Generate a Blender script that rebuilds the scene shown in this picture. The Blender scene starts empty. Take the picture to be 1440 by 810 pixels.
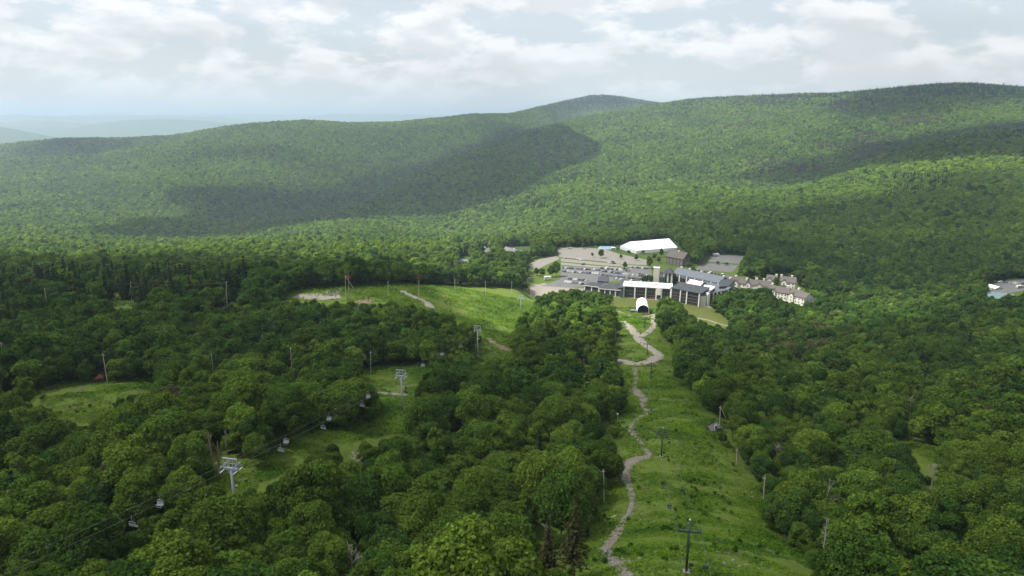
import bpy, bmesh, math, random, time
import numpy as np
from mathutils import Vector, Matrix
T0 = time.time()
random.seed(7); rng = np.random.default_rng(7)
scene = bpy.context.scene
COL = scene.collection

# ------------------------------------------------------------------ camera, light, exposure
CAMZ = 171.0
PITCH = math.radians(14.1)
FPX = 960.0                      # focal length in pixels of the 1440 px wide photograph
cam_d = bpy.data.cameras.new('camera'); cam = bpy.data.objects.new('camera', cam_d); COL.objects.link(cam)
cam_d.sensor_width = 36.0; cam_d.lens = 24.0; cam_d.clip_start = 0.5; cam_d.clip_end = 120000
cam.location = (0, 0, CAMZ); cam.rotation_euler = (math.pi/2 - PITCH, 0, 0)
scene.camera = cam

SUN_EL, SUN_AZ = math.radians(57), math.radians(-97)      # azimuth from +Y, negative = to the left
S = Vector((math.sin(SUN_AZ)*math.cos(SUN_EL), math.cos(SUN_AZ)*math.cos(SUN_EL), math.sin(SUN_EL)))
sun_d = bpy.data.lights.new('sun', 'SUN'); sun = bpy.data.objects.new('sun', sun_d); COL.objects.link(sun)
sun_d.energy = 5.0; sun_d.angle = math.radians(0.53); sun_d.color = (1.0, 0.95, 0.86)
sun.rotation_euler = S.to_track_quat('Z', 'Y').to_euler(); sun.location = (0, 0, 900)

scene.view_settings.view_transform = 'Standard'; scene.view_settings.look = 'None'
scene.view_settings.exposure = 1.35; scene.view_settings.gamma = 1.0
scene.render.engine = 'CYCLES'
cy = scene.cycles
cy.max_bounces = 5; cy.diffuse_bounces = 2; cy.glossy_bounces = 1; cy.transmission_bounces = 4
cy.transparent_max_bounces = 10; cy.volume_bounces = 1
cy.caustics_reflective = False; cy.caustics_refractive = False

def nodes_of(tree):
    tree.nodes.clear()
    return tree.nodes, tree.links
def ramp(N, pts, interp='LINEAR'):
    r = N.new('ShaderNodeValToRGB'); r.color_ramp.interpolation = interp
    el = r.color_ramp.elements
    while len(el) < len(pts): el.new(0.5)
    for e, (p, c) in zip(el, pts):
        e.position = p; e.color = tuple(c) + (1,) if len(c) == 3 else c
    return r
def mathn(N, L, op, a, b=None, c=None, clamp=False):
    m = N.new('ShaderNodeMath'); m.operation = op; m.use_clamp = clamp
    for i, v in enumerate((a, b, c)):
        if v is None: continue
        if isinstance(v, (int, float)): m.inputs[i].default_value = v
        else: L.new(v, m.inputs[i])
    return m.outputs[0]
def mixc(N, L, f, a, b, mode='MIX'):
    m = N.new('ShaderNodeMix'); m.data_type = 'RGBA'; m.blend_type = mode
    for sock, v in ((m.inputs[0], f), (m.inputs[6], a), (m.inputs[7], b)):
        if isinstance(v, (int, float)): sock.default_value = v
        elif isinstance(v, (tuple, list)): sock.default_value = tuple(v) + (1,) if len(v) == 3 else v
        else: L.new(v, sock)
    return m.outputs[2]
def noise(N, L, vec, scale, detail=4, rough=0.55, dist=0.0):
    n = N.new('ShaderNodeTexNoise'); n.inputs['Scale'].default_value = scale
    n.inputs['Detail'].default_value = detail; n.inputs['Roughness'].default_value = rough
    n.inputs['Distortion'].default_value = dist
    if vec is not None: L.new(vec, n.inputs['Vector'])
    return n.outputs['Fac']

# world: physical sky behind a broken layer of white and grey cloud
world = bpy.data.worlds.new('World'); scene.world = world; world.use_nodes = True
N, L = nodes_of(world.node_tree)
out = N.new('ShaderNodeOutputWorld'); bg = N.new('ShaderNodeBackground'); bg.inputs['Strength'].default_value = 0.06
L.new(bg.outputs[0], out.inputs[0])
sky = N.new('ShaderNodeTexSky'); sky.sky_type = 'NISHITA'; sky.sun_disc = False
sky.sun_elevation = SUN_EL; sky.sun_rotation = SUN_AZ; sky.air_density = 1.0; sky.dust_density = 2.0; sky.ozone_density = 1.0
tc = N.new('ShaderNodeTexCoord'); sep = N.new('ShaderNodeSeparateXYZ'); L.new(tc.outputs['Generated'], sep.inputs[0])
zc = mathn(N, L, 'MAXIMUM', sep.outputs[2], 0.0)
den = mathn(N, L, 'ADD', zc, 0.07)
px_ = mathn(N, L, 'DIVIDE', sep.outputs[0], den); py_ = mathn(N, L, 'DIVIDE', sep.outputs[1], den)
comb = N.new('ShaderNodeCombineXYZ'); L.new(px_, comb.inputs[0]); L.new(py_, comb.inputs[1])
# tall puffs: direction space stretched a little sideways
mp = N.new('ShaderNodeMapping'); mp.inputs['Scale'].default_value = (10.0, 10.0, 23.0); mp.inputs['Location'].default_value = (3.1, 0.7, 0.4)
L.new(tc.outputs['Generated'], mp.inputs[0])
puff = noise(N, L, mp.outputs[0], 1.0, 9, 0.58, 0.12)
mp2 = N.new('ShaderNodeMapping'); mp2.inputs['Scale'].default_value = (10.0, 10.0, 23.0); mp2.inputs['Location'].default_value = (3.1, 0.7, 0.78)
L.new(tc.outputs['Generated'], mp2.inputs[0])
above = noise(N, L, mp2.outputs[0], 1.0, 7, 0.5, 0.12)
base_m = ramp(N, [(0.46, (0, 0, 0)), (0.64, (1, 1, 1))], 'EASE'); L.new(above, base_m.inputs[0])
layer = noise(N, L, comb.outputs[0], 0.45, 6, 0.55, 0.3)
white_m = ramp(N, [(0.43, (0, 0, 0)), (0.56, (1, 1, 1))], 'EASE'); L.new(puff, white_m.inputs[0])
grey_m = ramp(N, [(0.47, (0, 0, 0)), (0.62, (1, 1, 1))], 'EASE'); L.new(layer, grey_m.inputs[0])
hi = ramp(N, [(0.055, (0, 0, 0)), (0.12, (1, 1, 1))]); L.new(zc, hi.inputs[0])
gap = mixc(N, L, 0.66, sky.outputs[0], (5.8, 6.2, 6.5))
puffc = mixc(N, L, mathn(N, L, 'MULTIPLY', base_m.outputs[0], 0.75), (7.5, 7.5, 7.55), (5.2, 5.4, 5.6))
c1 = mixc(N, L, mathn(N, L, 'MULTIPLY', white_m.outputs[0], 0.85), gap, puffc)
c2 = mixc(N, L, mathn(N, L, 'MULTIPLY', mathn(N, L, 'MULTIPLY', grey_m.outputs[0], hi.outputs[0]), 0.45), c1, (4.2, 4.5, 4.75))
hz = ramp(N, [(0.0, (1, 1, 1)), (0.075, (0, 0, 0))]); L.new(zc, hz.inputs[0])
c3 = mixc(N, L, mathn(N, L, 'MULTIPLY', hz.outputs[0], 0.92), c2, (5.9, 6.1, 6.15))
L.new(c3, bg.inputs[0])

# ------------------------------------------------------------------ camera maths
ct, st = math.cos(PITCH), math.sin(PITCH)
def ray(px, py):
    x = (px-720)/FPX; u = (405-py)/FPX
    return np.array([x, ct + u*st, -st + u*ct])
def project(P):
    P = np.atleast_2d(P); X = P[:, 0]; Y = P[:, 1]; Z = P[:, 2]-CAMZ
    d = Y*ct - Z*st; d = np.where(d < 1e-3, 1e-3, d)
    return 720 + FPX*X/d, 405 - FPX*(Y*st + Z*ct)/d, d

def inpoly(px, py, poly):
    poly = np.asarray(poly, float); n = len(poly); c = np.zeros(px.shape, bool)
    j = n-1
    for i in range(n):
        xi, yi = poly[i]; xj, yj = poly[j]
        if yi != yj:
            c ^= ((yi > py) != (yj > py)) & (px < (xj-xi)*(py-yi)/(yj-yi)+xi)
        j = i
    return c

# ------------------------------------------------------------------ noise in numpy
_perm = rng.random((256, 256))
def vnoise(x, y):
    xi = np.floor(x).astype(int); yi = np.floor(y).astype(int); fx = x-xi; fy = y-yi
    fx = fx*fx*(3-2*fx); fy = fy*fy*(3-2*fy)
    a = _perm[xi & 255, yi & 255]; b = _perm[(xi+1) & 255, yi & 255]; c = _perm[xi & 255, (yi+1) & 255]; d = _perm[(xi+1) & 255, (yi+1) & 255]
    return (a*(1-fx)+b*fx)*(1-fy)+(c*(1-fx)+d*fx)*fy
def fbm(x, y, o=4):
    s = 0; a = 0.5; t = 0
    for k in range(o):
        s = s + a*vnoise(x*2**k+17.3*k, y*2**k+5.1*k); t += a; a *= 0.5
    return s/t - 0.5

# ------------------------------------------------------------------ terrain control points: (px, py, forward distance, height of what shows above the ground)
CP = [
 (880,810,105,0),(890,643,200,0),(905,535,305,0),(905,500,375,0),(905,463,450,0),(905,440,535,0),(1150,810,108,2),(1010,600,236,0),(820,600,228,6),
 (700,810,100,13),(560,810,98,13),(560,700,150,13),(650,620,205,13),(720,560,250,13),(800,500,345,13),(800,440,480,13),
 (333,695,148,0),(566,578,231,0),(672,500,345,0),(740,440,505,0),(460,615,190,0),(300,690,150,0),(400,560,240,13),
 (0,810,105,11),(200,810,100,12),(400,810,98,13),(0,700,145,12),(150,650,165,12),(100,575,218,0),(200,545,240,0),(148,538,248,0),(6,522,262,0),(0,470,310,12),
 (300,500,290,13),(450,480,320,13),(550,470,340,13),(300,440,360,13),(500,440,385,12),
 (64,431,385,0),(184,423,400,0),(318,424,405,0),(165,430,380,0),(420,416,425,0),(500,415,430,0),(588,419,450,0),(640,412,500,0),(720,412,590,0),(640,440,440,0),(700,480,372,0),
 (0,385,450,15),(150,378,460,15),(300,378,480,15),(400,378,540,14),(550,375,600,14),(680,375,660,14),
 (0,362,800,13),(150,355,950,13),(300,350,830,13),(500,350,860,13),(640,350,880,13),
 (0,335,1200,13),(200,335,1250,13),(400,325,1350,13),(600,310,1500,13),(750,320,1300,13),
 (0,300,1700,13),(200,300,1750,13),(400,290,1900,13),(0,260,2300,13),(200,250,2500,13),(350,240,2600,13),(500,240,2650,10),
 (0,225,2800,13),(200,210,3100,13),(430,200,3200,13),(600,195,3500,12),
 (0,203,3500,13),(100,192,3600,13),(200,186,3700,13),(300,178,3800,13),(430,168,3900,13),(500,172,3950,13),(560,170,4050,13),(640,161,4200,13),(700,158,4400,13),
 (850,133,5000,13),(780,146,4900,13),(900,140,5000,13),(940,148,5000,13),(740,156,4700,13),
 # spur coming down in front of the left hill
 (735,168,3300,13),(700,180,3000,13),(640,203,2700,13),(560,232,2350,13),(480,262,2050,13),(420,285,1800,13),
 (760,200,2700,13),(760,250,2100,13),(700,290,1700,13),(780,163,3500,13),
 (900,148,3900,13),(960,143,3900,13),(1050,137,3800,13),(1140,131,3700,13),(1200,130,3500,13),(1260,124,3300,13),(1370,119,3200,13),(1440,125,3100,13),
 (900,300,1350,14),(900,250,1900,13),(900,200,2600,13),(1000,320,1050,15),(1000,280,1400,13),(1000,240,1800,13),(1000,200,2400,13),(1000,170,2900,13),
 (1100,160,2800,13),(1100,190,2300,13),(1200,170,2700,13),(1200,190,2350,13),(1300,150,2700,13),(1440,155,2600,13),
 # near right spur
 (1440,178,1750,13),(1380,183,1800,13),(1300,193,1850,13),(1200,213,1850,13),(1130,235,1750,13),(1060,258,1600,13),
 (1440,230,1400,13),(1440,280,1150,13),(1440,330,900,13),(1300,250,1400,13),(1300,300,1100,13),(1200,300,1200,13),(1200,350,850,13),(1300,370,780,13),(1440,370,760,13),
 (1100,345,900,14),(1060,375,800,0),(1120,420,670,0),(1400,415,640,0),(1440,405,660,0),(1250,430,600,13),(1100,450,530,13),(1250,480,430,13),(1440,470,430,13),(1000,480,420,13),
 (1100,520,340,13),(1250,540,300,13),(1440,540,300,13),(1280,640,212,1),(1330,655,205,0),(1440,640,205,12),(1150,640,200,12),(1200,720,155,12),(1300,810,108,12),(1440,810,108,12),(1440,720,150,12),
]
u_, w_, z_ = [], [], []
def addcp(u, Y, z): u_.append(u); w_.append(math.log(Y)); z_.append(z)
for px, py, Y, up in CP:
    r = ray(px, py); u = r[0]/r[1]; z = CAMZ + r[2]/r[1]*Y - up
    addcp(u, Y, z)
    if px <= 0: addcp(u-0.35, Y, z-2); addcp(u-1.0, Y, z-2)
    if px >= 1440: addcp(u+0.35, Y, z+4); addcp(u+1.0, Y, z+8)
for Y, z in ((20, 112), (50, 104), (82, 93)):
    for u in (-2, -1, -.5, 0, .5, 1, 2): addcp(u, Y, z)
# hollows behind crests and the far lowland
for px, Y, z in ((-300, 4300, -140), (0, 4300, -120), (200, 4500, -120), (430, 4700, -60), (640, 5200, 20), (-300, 5600, -300), (0, 5600, -300), (200, 5800, -300), (430, 6000, -280), (640, 6300, -200),
                 (850, 6000, 100), (960, 4700, 120), (1140, 4600, 150), (1370, 4000, 230), (1600, 4000, 230), (1440, 2050, 118), (1300, 2100, 100), (1200, 2080, 82), (820, 4500, 150), (900, 4450, 165),
                 (560, 2800, -35), (480, 2450, -60), (640, 3100, 20), (850, 9000, -250), (1200, 9000, -200), (1500, 9000, -200), (0, 9000, -330), (430, 9000, -330),
                 (0, 60000, -350), (700, 60000, -350), (1440, 60000, -350), (0, 20000, -350), (700, 20000, -350), (1440, 20000, -350)):
    addcp((px-720)/FPX, Y, z)
u_ = np.array(u_); w_ = np.array(w_); z_ = np.array(z_)
KW = 0.75                                  # weight of ln(distance) against bearing
def tps_k(d2): return np.where(d2 > 1e-12, 0.5*d2*np.log(np.maximum(d2, 1e-12)), 0)
# heights are fitted as z / distance so near and far get an even error
wt = np.exp(w_)
A_ = np.stack([u_, w_*KW], 1); n_ = len(A_)
K_ = tps_k(((A_[:, None]-A_[None])**2).sum(-1)) + np.eye(n_)*0.0006
P_ = np.concatenate([np.ones((n_, 1)), A_], 1)
M_ = np.block([[K_, P_], [P_.T, np.zeros((3, 3))]])
sol = np.linalg.solve(M_, np.concatenate([(z_-CAMZ)/wt, np.zeros(3)]))
# valleys behind the nearer spurs: (bearing in pixels, distance), depth, width
TROUGHS = [([(790,4000),(700,3600),(640,3250),(560,2900),(480,2550),(410,2250)], 130, 330), ([(1500,2250),(1300,2300),(1200,2250),(1130,2100),(1060,1880)], 75, 230),
           ([(-150,3050),(60,3200),(150,3330),(225,3480)], 75, 230), ([(300,1500),(560,1800),(700,1500)], 25, 250)]
def raw_height(X, Y):
    r = np.hypot(X, Y)
    Yf = np.maximum(Y, 0.42*r)                     # bearings past 65 degrees reuse the edge
    u = np.clip(X/np.maximum(Yf, 1), -1.9, 1.9); w = np.log(np.maximum(Yf, 20))
    out = np.zeros(X.shape); flatu = u.ravel(); flatw = (w*KW).ravel(); res = np.empty(flatu.shape)
    for s in range(0, len(flatu), 40000):
        q = np.stack([flatu[s:s+40000], flatw[s:s+40000]], 1)
        d2 = (q[:, None, 0]-A_[None, :, 0])**2 + (q[:, None, 1]-A_[None, :, 1])**2
        res[s:s+40000] = tps_k(d2) @ sol[:n_] + sol[n_] + q @ sol[n_+1:]
    z = CAMZ + res.reshape(X.shape)*np.maximum(Yf, 20)
    back = np.clip(-Y/400, 0, 3)
    z = z + back*60
    # rolling detail
    z = z + fbm(X/45, Y/45, 3)*1.3*np.clip(r/150, 0.3, 1)
    z = z + fbm(X/420+9, Y/420, 4)*42*np.clip((r-1000)/1200, 0, 1)*np.clip((9000-r)/3000, 0, 1)
    for line, depth, wid in TROUGHS:
        d = np.full(X.shape, 1e9); P0 = [((a-720)/FPX*b, b) for a, b in line]
        for (x0, y0), (x1, y1) in zip(P0[:-1], P0[1:]):
            t = np.clip(((X-x0)*(x1-x0)+(Y-y0)*(y1-y0))/((x1-x0)**2+(y1-y0)**2), 0, 1); d = np.minimum(d, np.hypot(X-x0-t*(x1-x0), Y-y0-t*(y1-y0)))
        z = z - depth*np.exp(-(d/wid)**2)
    # the far lowland: rows of ridges
    far = np.clip((r-6500)/5000, 0, 1)
    rd = np.clip(1-np.abs(fbm(X/9000+3, Y/3400+1, 4))*4.5, 0, 1)
    amp = 230 + 350*np.clip((r-9000)/15000, 0, 1.15)
    z = z*(1-far) + far*(-360 + amp*rd + 150*fbm(X/2600, Y/1700, 4))
    # two nearer hills of the lowland
    uu = X/np.maximum(Yf, 1)
    for rr_, c0, crest, wu, wr in ((10500, -.86, 142, .22, 1000), (14500, -.50, 128, .16, 1300), (8600, -.18, 116, .035, 500)):
        z = np.maximum(z, -360 + (crest+360)*np.exp(-np.clip(np.abs((uu-c0)/wu), 0, 9)**2.4*.69)*np.exp(-((r-rr_)/wr)**2) - 1e3*(r < 7600))
    # levelled ground of the resort
    xc = X/np.maximum(Y, 1)
    m = np.clip((Y-560)/50, 0, 1)*np.clip((985-Y)/60, 0, 1)*np.clip((xc-0.0)/0.05, 0, 1)*np.clip((0.44-xc)/0.05, 0, 1)
    m = m*m*(3-2*m)
    return z*(1-m) + m*0.0

phi = np.concatenate([np.radians(np.arange(-180, -48, 4.0)), np.radians(np.arange(-48, 48.01, 0.27)), np.radians(np.arange(52, 180.1, 4.0))])
lr = np.arange(math.log(18), math.log(47000), 0.0135)
PH, LR = np.meshgrid(phi, lr, indexing='ij')
GX = np.exp(LR)*np.sin(PH); GY = np.exp(LR)*np.cos(PH)
GZ = raw_height(GX, GY)
GZ[-1] = GZ[0]
print('terrain', GX.shape, time.time()-T0)
def height(X, Y):
    X = np.asarray(X, float); Y = np.asarray(Y, float)
    p = np.arctan2(X, Y); l = np.log(np.maximum(np.hypot(X, Y), 18.01))
    fi = np.interp(p, phi, np.arange(len(phi))); fj = np.clip((l-lr[0])/0.0135, 0, len(lr)-1.001)
    i = np.clip(fi.astype(int), 0, len(phi)-2); j = fj.astype(int); a = fi-i; b = fj-j
    return (GZ[i, j]*(1-a)+GZ[i+1, j]*a)*(1-b) + (GZ[i, j+1]*(1-a)+GZ[i+1, j+1]*a)*b
def h1(x, y): return float(height(np.array([x]), np.array([y]))[0])
def ground(px, py, tmin=40):
    """where the line of sight through a pixel of the photograph meets the ground"""
    r = ray(px, py); t = tmin*np.exp(np.arange(0, 7.2, 0.004))
    X = r[0]*t; Y = r[1]*t; Z = CAMZ + r[2]*t; d = Z - height(X, Y)
    k = np.argmax(d < 0)
    if d[k] >= 0: k = len(t)-1
    a, b = t[max(k-1, 0)], t[k]
    for _ in range(18):
        m = (a+b)/2
        if CAMZ + r[2]*m - h1(r[0]*m, r[1]*m) < 0: b = m
        else: a = m
    return Vector((r[0]*b, r[1]*b, h1(r[0]*b, r[1]*b)))

# ------------------------------------------------------------------ object helpers
def tag(o, label=None, cat=None, group=None, kind=None):
    if label: o['label'] = label
    if cat: o['category'] = cat
    if group: o['group'] = group
    if kind: o['kind'] = kind
    return o
def link(name, me, parent=None, loc=None):
    o = bpy.data.objects.new(name, me); COL.objects.link(o)
    if parent: o.parent = parent
    if loc is not None: o.location = loc
    return o
def empty(name, loc, rz=0, **k):
    o = bpy.data.objects.new(name, None); COL.objects.link(o); o.location = loc; o.rotation_euler = (0, 0, rz)
    o.empty_display_size = 1
    return tag(o, **k)
def np_mesh(name, verts, faces, mats=(), smooth=False, midx=None):
    me = bpy.data.meshes.new(name); verts = np.asarray(verts, np.float32)
    if isinstance(faces, np.ndarray):
        nf, k = faces.shape
        me.vertices.add(len(verts)); me.vertices.foreach_set('co', verts.ravel())
        me.loops.add(nf*k); me.loops.foreach_set('vertex_index', faces.astype(np.int32).ravel())
        me.polygons.add(nf); me.polygons.foreach_set('loop_start', np.arange(0, nf*k, k, dtype=np.int32))
        me.polygons.foreach_set('loop_total', np.full(nf, k, np.int32))
    else:
        me.from_pydata([tuple(v) for v in verts], [], faces)
    for m in mats: me.materials.append(m)
    if midx is not None: me.polygons.foreach_set('material_index', np.asarray(midx, np.int32))
    me.polygons.foreach_set('use_smooth', np.full(len(me.polygons), smooth))
    me.update(calc_edges=True); me.validate()
    return me
class MB:
    def __init__(s): s.v = []; s.f = []; s.m = []; s.mi = 0
    def add(s, vs, fs):
        b = len(s.v); s.v += [tuple(v) for v in vs]; s.f += [tuple(i+b for i in f) for f in fs]; s.m += [s.mi]*len(fs); return s
    def box(s, x0, y0, z0, x1, y1, z1):
        return s.add([(x0,y0,z0),(x1,y0,z0),(x1,y1,z0),(x0,y1,z0),(x0,y0,z1),(x1,y0,z1),(x1,y1,z1),(x0,y1,z1)],
                     [(0,3,2,1),(4,5,6,7),(0,1,5,4),(1,2,6,5),(2,3,7,6),(3,0,4,7)])
    def hexa(s, b, t):      # bottom four, top four points
        return s.add(list(b)+list(t), [(0,3,2,1),(4,5,6,7),(0,1,5,4),(1,2,6,5),(2,3,7,6),(3,0,4,7)])
    def prism(s, outline, y0, y1):  # outline in xz, extruded along y
        n = len(outline)
        vs = [(x, y0, z) for x, z in outline] + [(x, y1, z) for x, z in outline]
        fs = [tuple(range(n)), tuple(range(2*n-1, n-1, -1))] + [(i, n+i, n+(i+1) % n, (i+1) % n) for i in range(n)]
        return s.add(vs, fs)
    def tube(s, a, b, r0, r1=None, n=8):
        r1 = r0 if r1 is None else r1
        a = Vector(a); b = Vector(b); d = (b-a).normalized(); q = d.to_track_quat('Z', 'Y')
        vs = []
        for p, r in ((a, r0), (b, r1)):
            for k in range(n):
                t = 2*math.pi*k/n; vs.append(p + q @ Vector((math.cos(t)*r, math.sin(t)*r, 0)))
        return s.add(vs, [tuple(range(n-1, -1, -1)), tuple(range(n, 2*n))] + [(k, (k+1) % n, n+(k+1) % n, n+k) for k in range(n)])
    def chain(s, pts, r, n=6):
        for a, b in zip(pts[:-1], pts[1:]): s.tube(a, b, r, r, n)
        return s
    def build(s, name, mat, parent=None, loc=None, smooth=False):
        me = bpy.data.meshes.new(name); me.from_pydata(s.v, [], s.f)
        for m in (mat if isinstance(mat, (list, tuple)) else [mat]): me.materials.append(m)
        if max(s.m, default=0): me.polygons.foreach_set('material_index', s.m)
        me.polygons.foreach_set('use_smooth', [smooth]*len(me.polygons))
        bm = bmesh.new(); bm.from_mesh(me); bmesh.ops.recalc_face_normals(bm, faces=bm.faces); bm.to_mesh(me); bm.free()
        return link(name, me, parent, loc)
def copy_tree(o, parent=None):
    c = o.copy(); COL.objects.link(c); c.parent = parent
    for ch in list(o.children): copy_tree(ch, c)
    return c

# ------------------------------------------------------------------ materials
def mat(name, col, rough=0.8, metal=0.0, var=0.15, scale=1.0, spec=0.3, bump=0.0, coord='Object'):
    m = bpy.data.materials.new(name); m.use_nodes = True; N, L = nodes_of(m.node_tree)
    o = N.new('ShaderNodeOutputMaterial'); p = N.new('ShaderNodeBsdfPrincipled'); L.new(p.outputs[0], o.inputs[0])
    tc = N.new('ShaderNodeTexCoord')
    n = noise(N, L, tc.outputs[coord], scale, 5, 0.6)
    r = ramp(N, [(0.25, tuple(c*(1-var) for c in col)), (0.75, tuple(min(1, c*(1+var)) for c in col))]); L.new(n, r.inputs[0])
    L.new(r.outputs[0], p.inputs['Base Color'])
    p.inputs['Roughness'].default_value = rough; p.inputs['Metallic'].default_value = metal
    p.inputs['Specular IOR Level'].default_value = spec
    if bump:
        b = N.new('ShaderNodeBump'); b.inputs['Strength'].default_value = bump; b.inputs['Distance'].default_value = 0.2
        L.new(n, b.inputs['Height']); L.new(b.outputs[0], p.inputs['Normal'])
    return m
def leaf_material(name, trans=0.3, island=0.75, default=(0.05, 0.09, 0.02), rough=0.6):
    m = bpy.data.materials.new(name); m.use_nodes = True; N, L = nodes_of(m.node_tree)
    o = N.new('ShaderNodeOutputMaterial')
    at = N.new('ShaderNodeAttribute'); at.attribute_type = 'INSTANCER'; at.attribute_name = 'tint'
    tc = N.new('ShaderNodeTexCoord')
    n1 = noise(N, L, tc.outputs['Object'], 0.55, 2, 0.5)
    n2 = noise(N, L, tc.outputs['Object'], 3.2, 2, 0.6)
    geo = N.new('ShaderNodeNewGeometry')
    v = mathn(N, L, 'ADD', mathn(N, L, 'MULTIPLY', n1, 0.8), mathn(N, L, 'MULTIPLY', n2, 0.7))
    v = mathn(N, L, 'ADD', v, mathn(N, L, 'MULTIPLY', mathn(N, L, 'SUBTRACT', geo.outputs['Random Per Island'], 0.3), island))
    v = mathn(N, L, 'MAXIMUM', v, 0.25)
    vc = N.new('ShaderNodeVectorMath'); vc.operation = 'SCALE'; L.new(at.outputs['Vector'], vc.inputs[0]); L.new(v, vc.inputs['Scale'])
    d = N.new('ShaderNodeBsdfDiffuse'); L.new(vc.outputs[0], d.inputs[0])
    t = N.new('ShaderNodeBsdfTranslucent'); tcol = mixc(N, L, 1.0, vc.outputs[0], (1.25, 1.15, 0.55), 'MULTIPLY'); L.new(tcol, t.inputs[0])
    mx = N.new('ShaderNodeMixShader'); mx.inputs[0].default_value = trans; L.new(d.outputs[0], mx.inputs[1]); L.new(t.outputs[0], mx.inputs[2])
    L.new(mx.outputs[0], o.inputs[0])
    return m
LEAF = leaf_material('leaves', 0.42, 0.8); LEAFFAR = leaf_material('distant_leaves', 0.46, 0.25); NEEDLE = leaf_material('needles', 0.1); FERN = leaf_material('fern_leaves', 0.35)
BARK = mat('bark', (0.11, 0.09, 0.07), 0.9, var=0.3, scale=3); DEADWOOD = mat('dead_wood', (0.30, 0.28, 0.25), 0.9, var=0.3, scale=4)
SNAG = mat('brown_snag_wood', (0.19, 0.14, 0.11), 0.9, var=0.3, scale=3)
POLEWOOD = mat('weathered_pole_wood', (0.36, 0.34, 0.31), 0.85, var=0.2, scale=2)
GALV = mat('galvanised_steel', (0.34, 0.38, 0.43), 0.5, 0.3, var=0.12, scale=1.5)
GREENSTEEL = mat('dark_green_steel', (0.03, 0.055, 0.05), 0.5, 0.0, var=0.2, scale=2)
CABLE = mat('steel_cable', (0.16, 0.165, 0.17), 0.6, 0.5, var=0.05)
CONC = mat('concrete', (0.17, 0.165, 0.15), 0.9, var=0.15, scale=0.8)
WHITEP = mat('white_painted_wall', (0.62, 0.61, 0.58), 0.7, var=0.07, scale=0.25)
CREAM = mat('cream_stucco', (0.58, 0.56, 0.50), 0.85, var=0.10, scale=0.4)
WHITEROOF = mat('white_roof_membrane', (0.82, 0.82, 0.83), 0.6, var=0.05, scale=0.12)
DARKROOF = mat('charcoal_roof', (0.045, 0.05, 0.06), 0.7, var=0.25, scale=0.3)
BLUEROOF = mat('blue_grey_metal_roof', (0.105, 0.12, 0.145), 0.6, 0.0, var=0.15, scale=0.2)
BROWNROOF = mat('brown_grey_shingle_roof', (0.095, 0.084, 0.078), 0.9, var=0.25, scale=0.5)
GREYROOF = mat('grey_shingle_roof', (0.135, 0.13, 0.14), 0.9, var=0.2, scale=0.5)
BROWNWALL = mat('brown_board_wall', (0.09, 0.077, 0.07), 0.85, var=0.2, scale=0.6)
DARKWALL = mat('dark_glazed_wall', (0.035, 0.04, 0.05), 0.35, var=0.3, scale=0.4, spec=0.5)
GLASS = mat('window_glass', (0.03, 0.035, 0.045), 0.08, var=0.2, scale=0.5, spec=0.8)
TENT = mat('white_tent_fabric', (0.86, 0.86, 0.87), 0.6, var=0.03, scale=0.1)
TENTSIDE = mat('pale_grey_tent_side', (0.52, 0.54, 0.58), 0.7, var=0.06, scale=0.2)
TEALROOF = mat('teal_metal_roof', (0.13, 0.20, 0.21), 0.5, 0.1, var=0.12, scale=0.2)
REDP = mat('red_paint', (0.45, 0.05, 0.04), 0.5, var=0.1); BLUEP = mat('blue_pool_cover', (0.12, 0.33, 0.50), 0.4, var=0.12, scale=0.3)
RUBBER = mat('black_rubber', (0.02, 0.02, 0.02), 0.8)
LAMP_GREY = mat('lamp_post_grey', (0.5, 0.52, 0.55), 0.5, 0.3)

# ground materials
def ground_material():
    m = bpy.data.materials.new('meadow_and_forest_ground'); m.use_nodes = True; N, L = nodes_of(m.node_tree)
    o = N.new('ShaderNodeOutputMaterial'); p = N.new('ShaderNodeBsdfPrincipled'); L.new(p.outputs[0], o.inputs[0])
    p.inputs['Roughness'].default_value = 0.95; p.inputs['Specular IOR Level'].default_value = 0.1
    tc = N.new('ShaderNodeTexCoord'); ob = tc.outputs['Object']
    n1 = noise(N, L, ob, 0.035, 5, 0.6); n2 = noise(N, L, ob, 0.5, 5, 0.65); n3 = noise(N, L, ob, 0.11, 4, 0.55, 0.6)
    g = ramp(N, [(0.3, (0.028, 0.062, 0.009)), (0.5, (0.058, 0.110, 0.013)), (0.7, (0.095, 0.142, 0.020))]); L.new(n2, g.inputs[0])
    g2 = mixc(N, L, mathn(N, L, 'MULTIPLY', n1, 0.7), g.outputs[0], (0.100, 0.118, 0.022))
    dm = ramp(N, [(0.60, (0, 0, 0)), (0.68, (1, 1, 1))]); L.new(n3, dm.inputs[0])
    g3 = mixc(N, L, mathn(N, L, 'MULTIPLY', dm.outputs[0], 0.55), g2, (0.10, 0.085, 0.055))
    fo = N.new('ShaderNodeAttribute'); fo.attribute_name = 'woods'
    nf = noise(N, L, ob, 0.012, 6, 0.7)
    fr = ramp(N, [(0.35, (0.022, 0.045, 0.014)), (0.65, (0.055, 0.085, 0.022))]); L.new(nf, fr.inputs[0])
    c = mixc(N, L, fo.outputs['Fac'], g3, fr.outputs[0])
    L.new(c, p.inputs['Base Color'])
    b = N.new('ShaderNodeBump'); b.inputs['Strength'].default_value = 0.7; b.inputs['Distance'].default_value = 0.6; L.new(n2, b.inputs['Height']); L.new(b.outputs[0], p.inputs['Normal'])
    return m
GROUND = ground_material()
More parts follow.
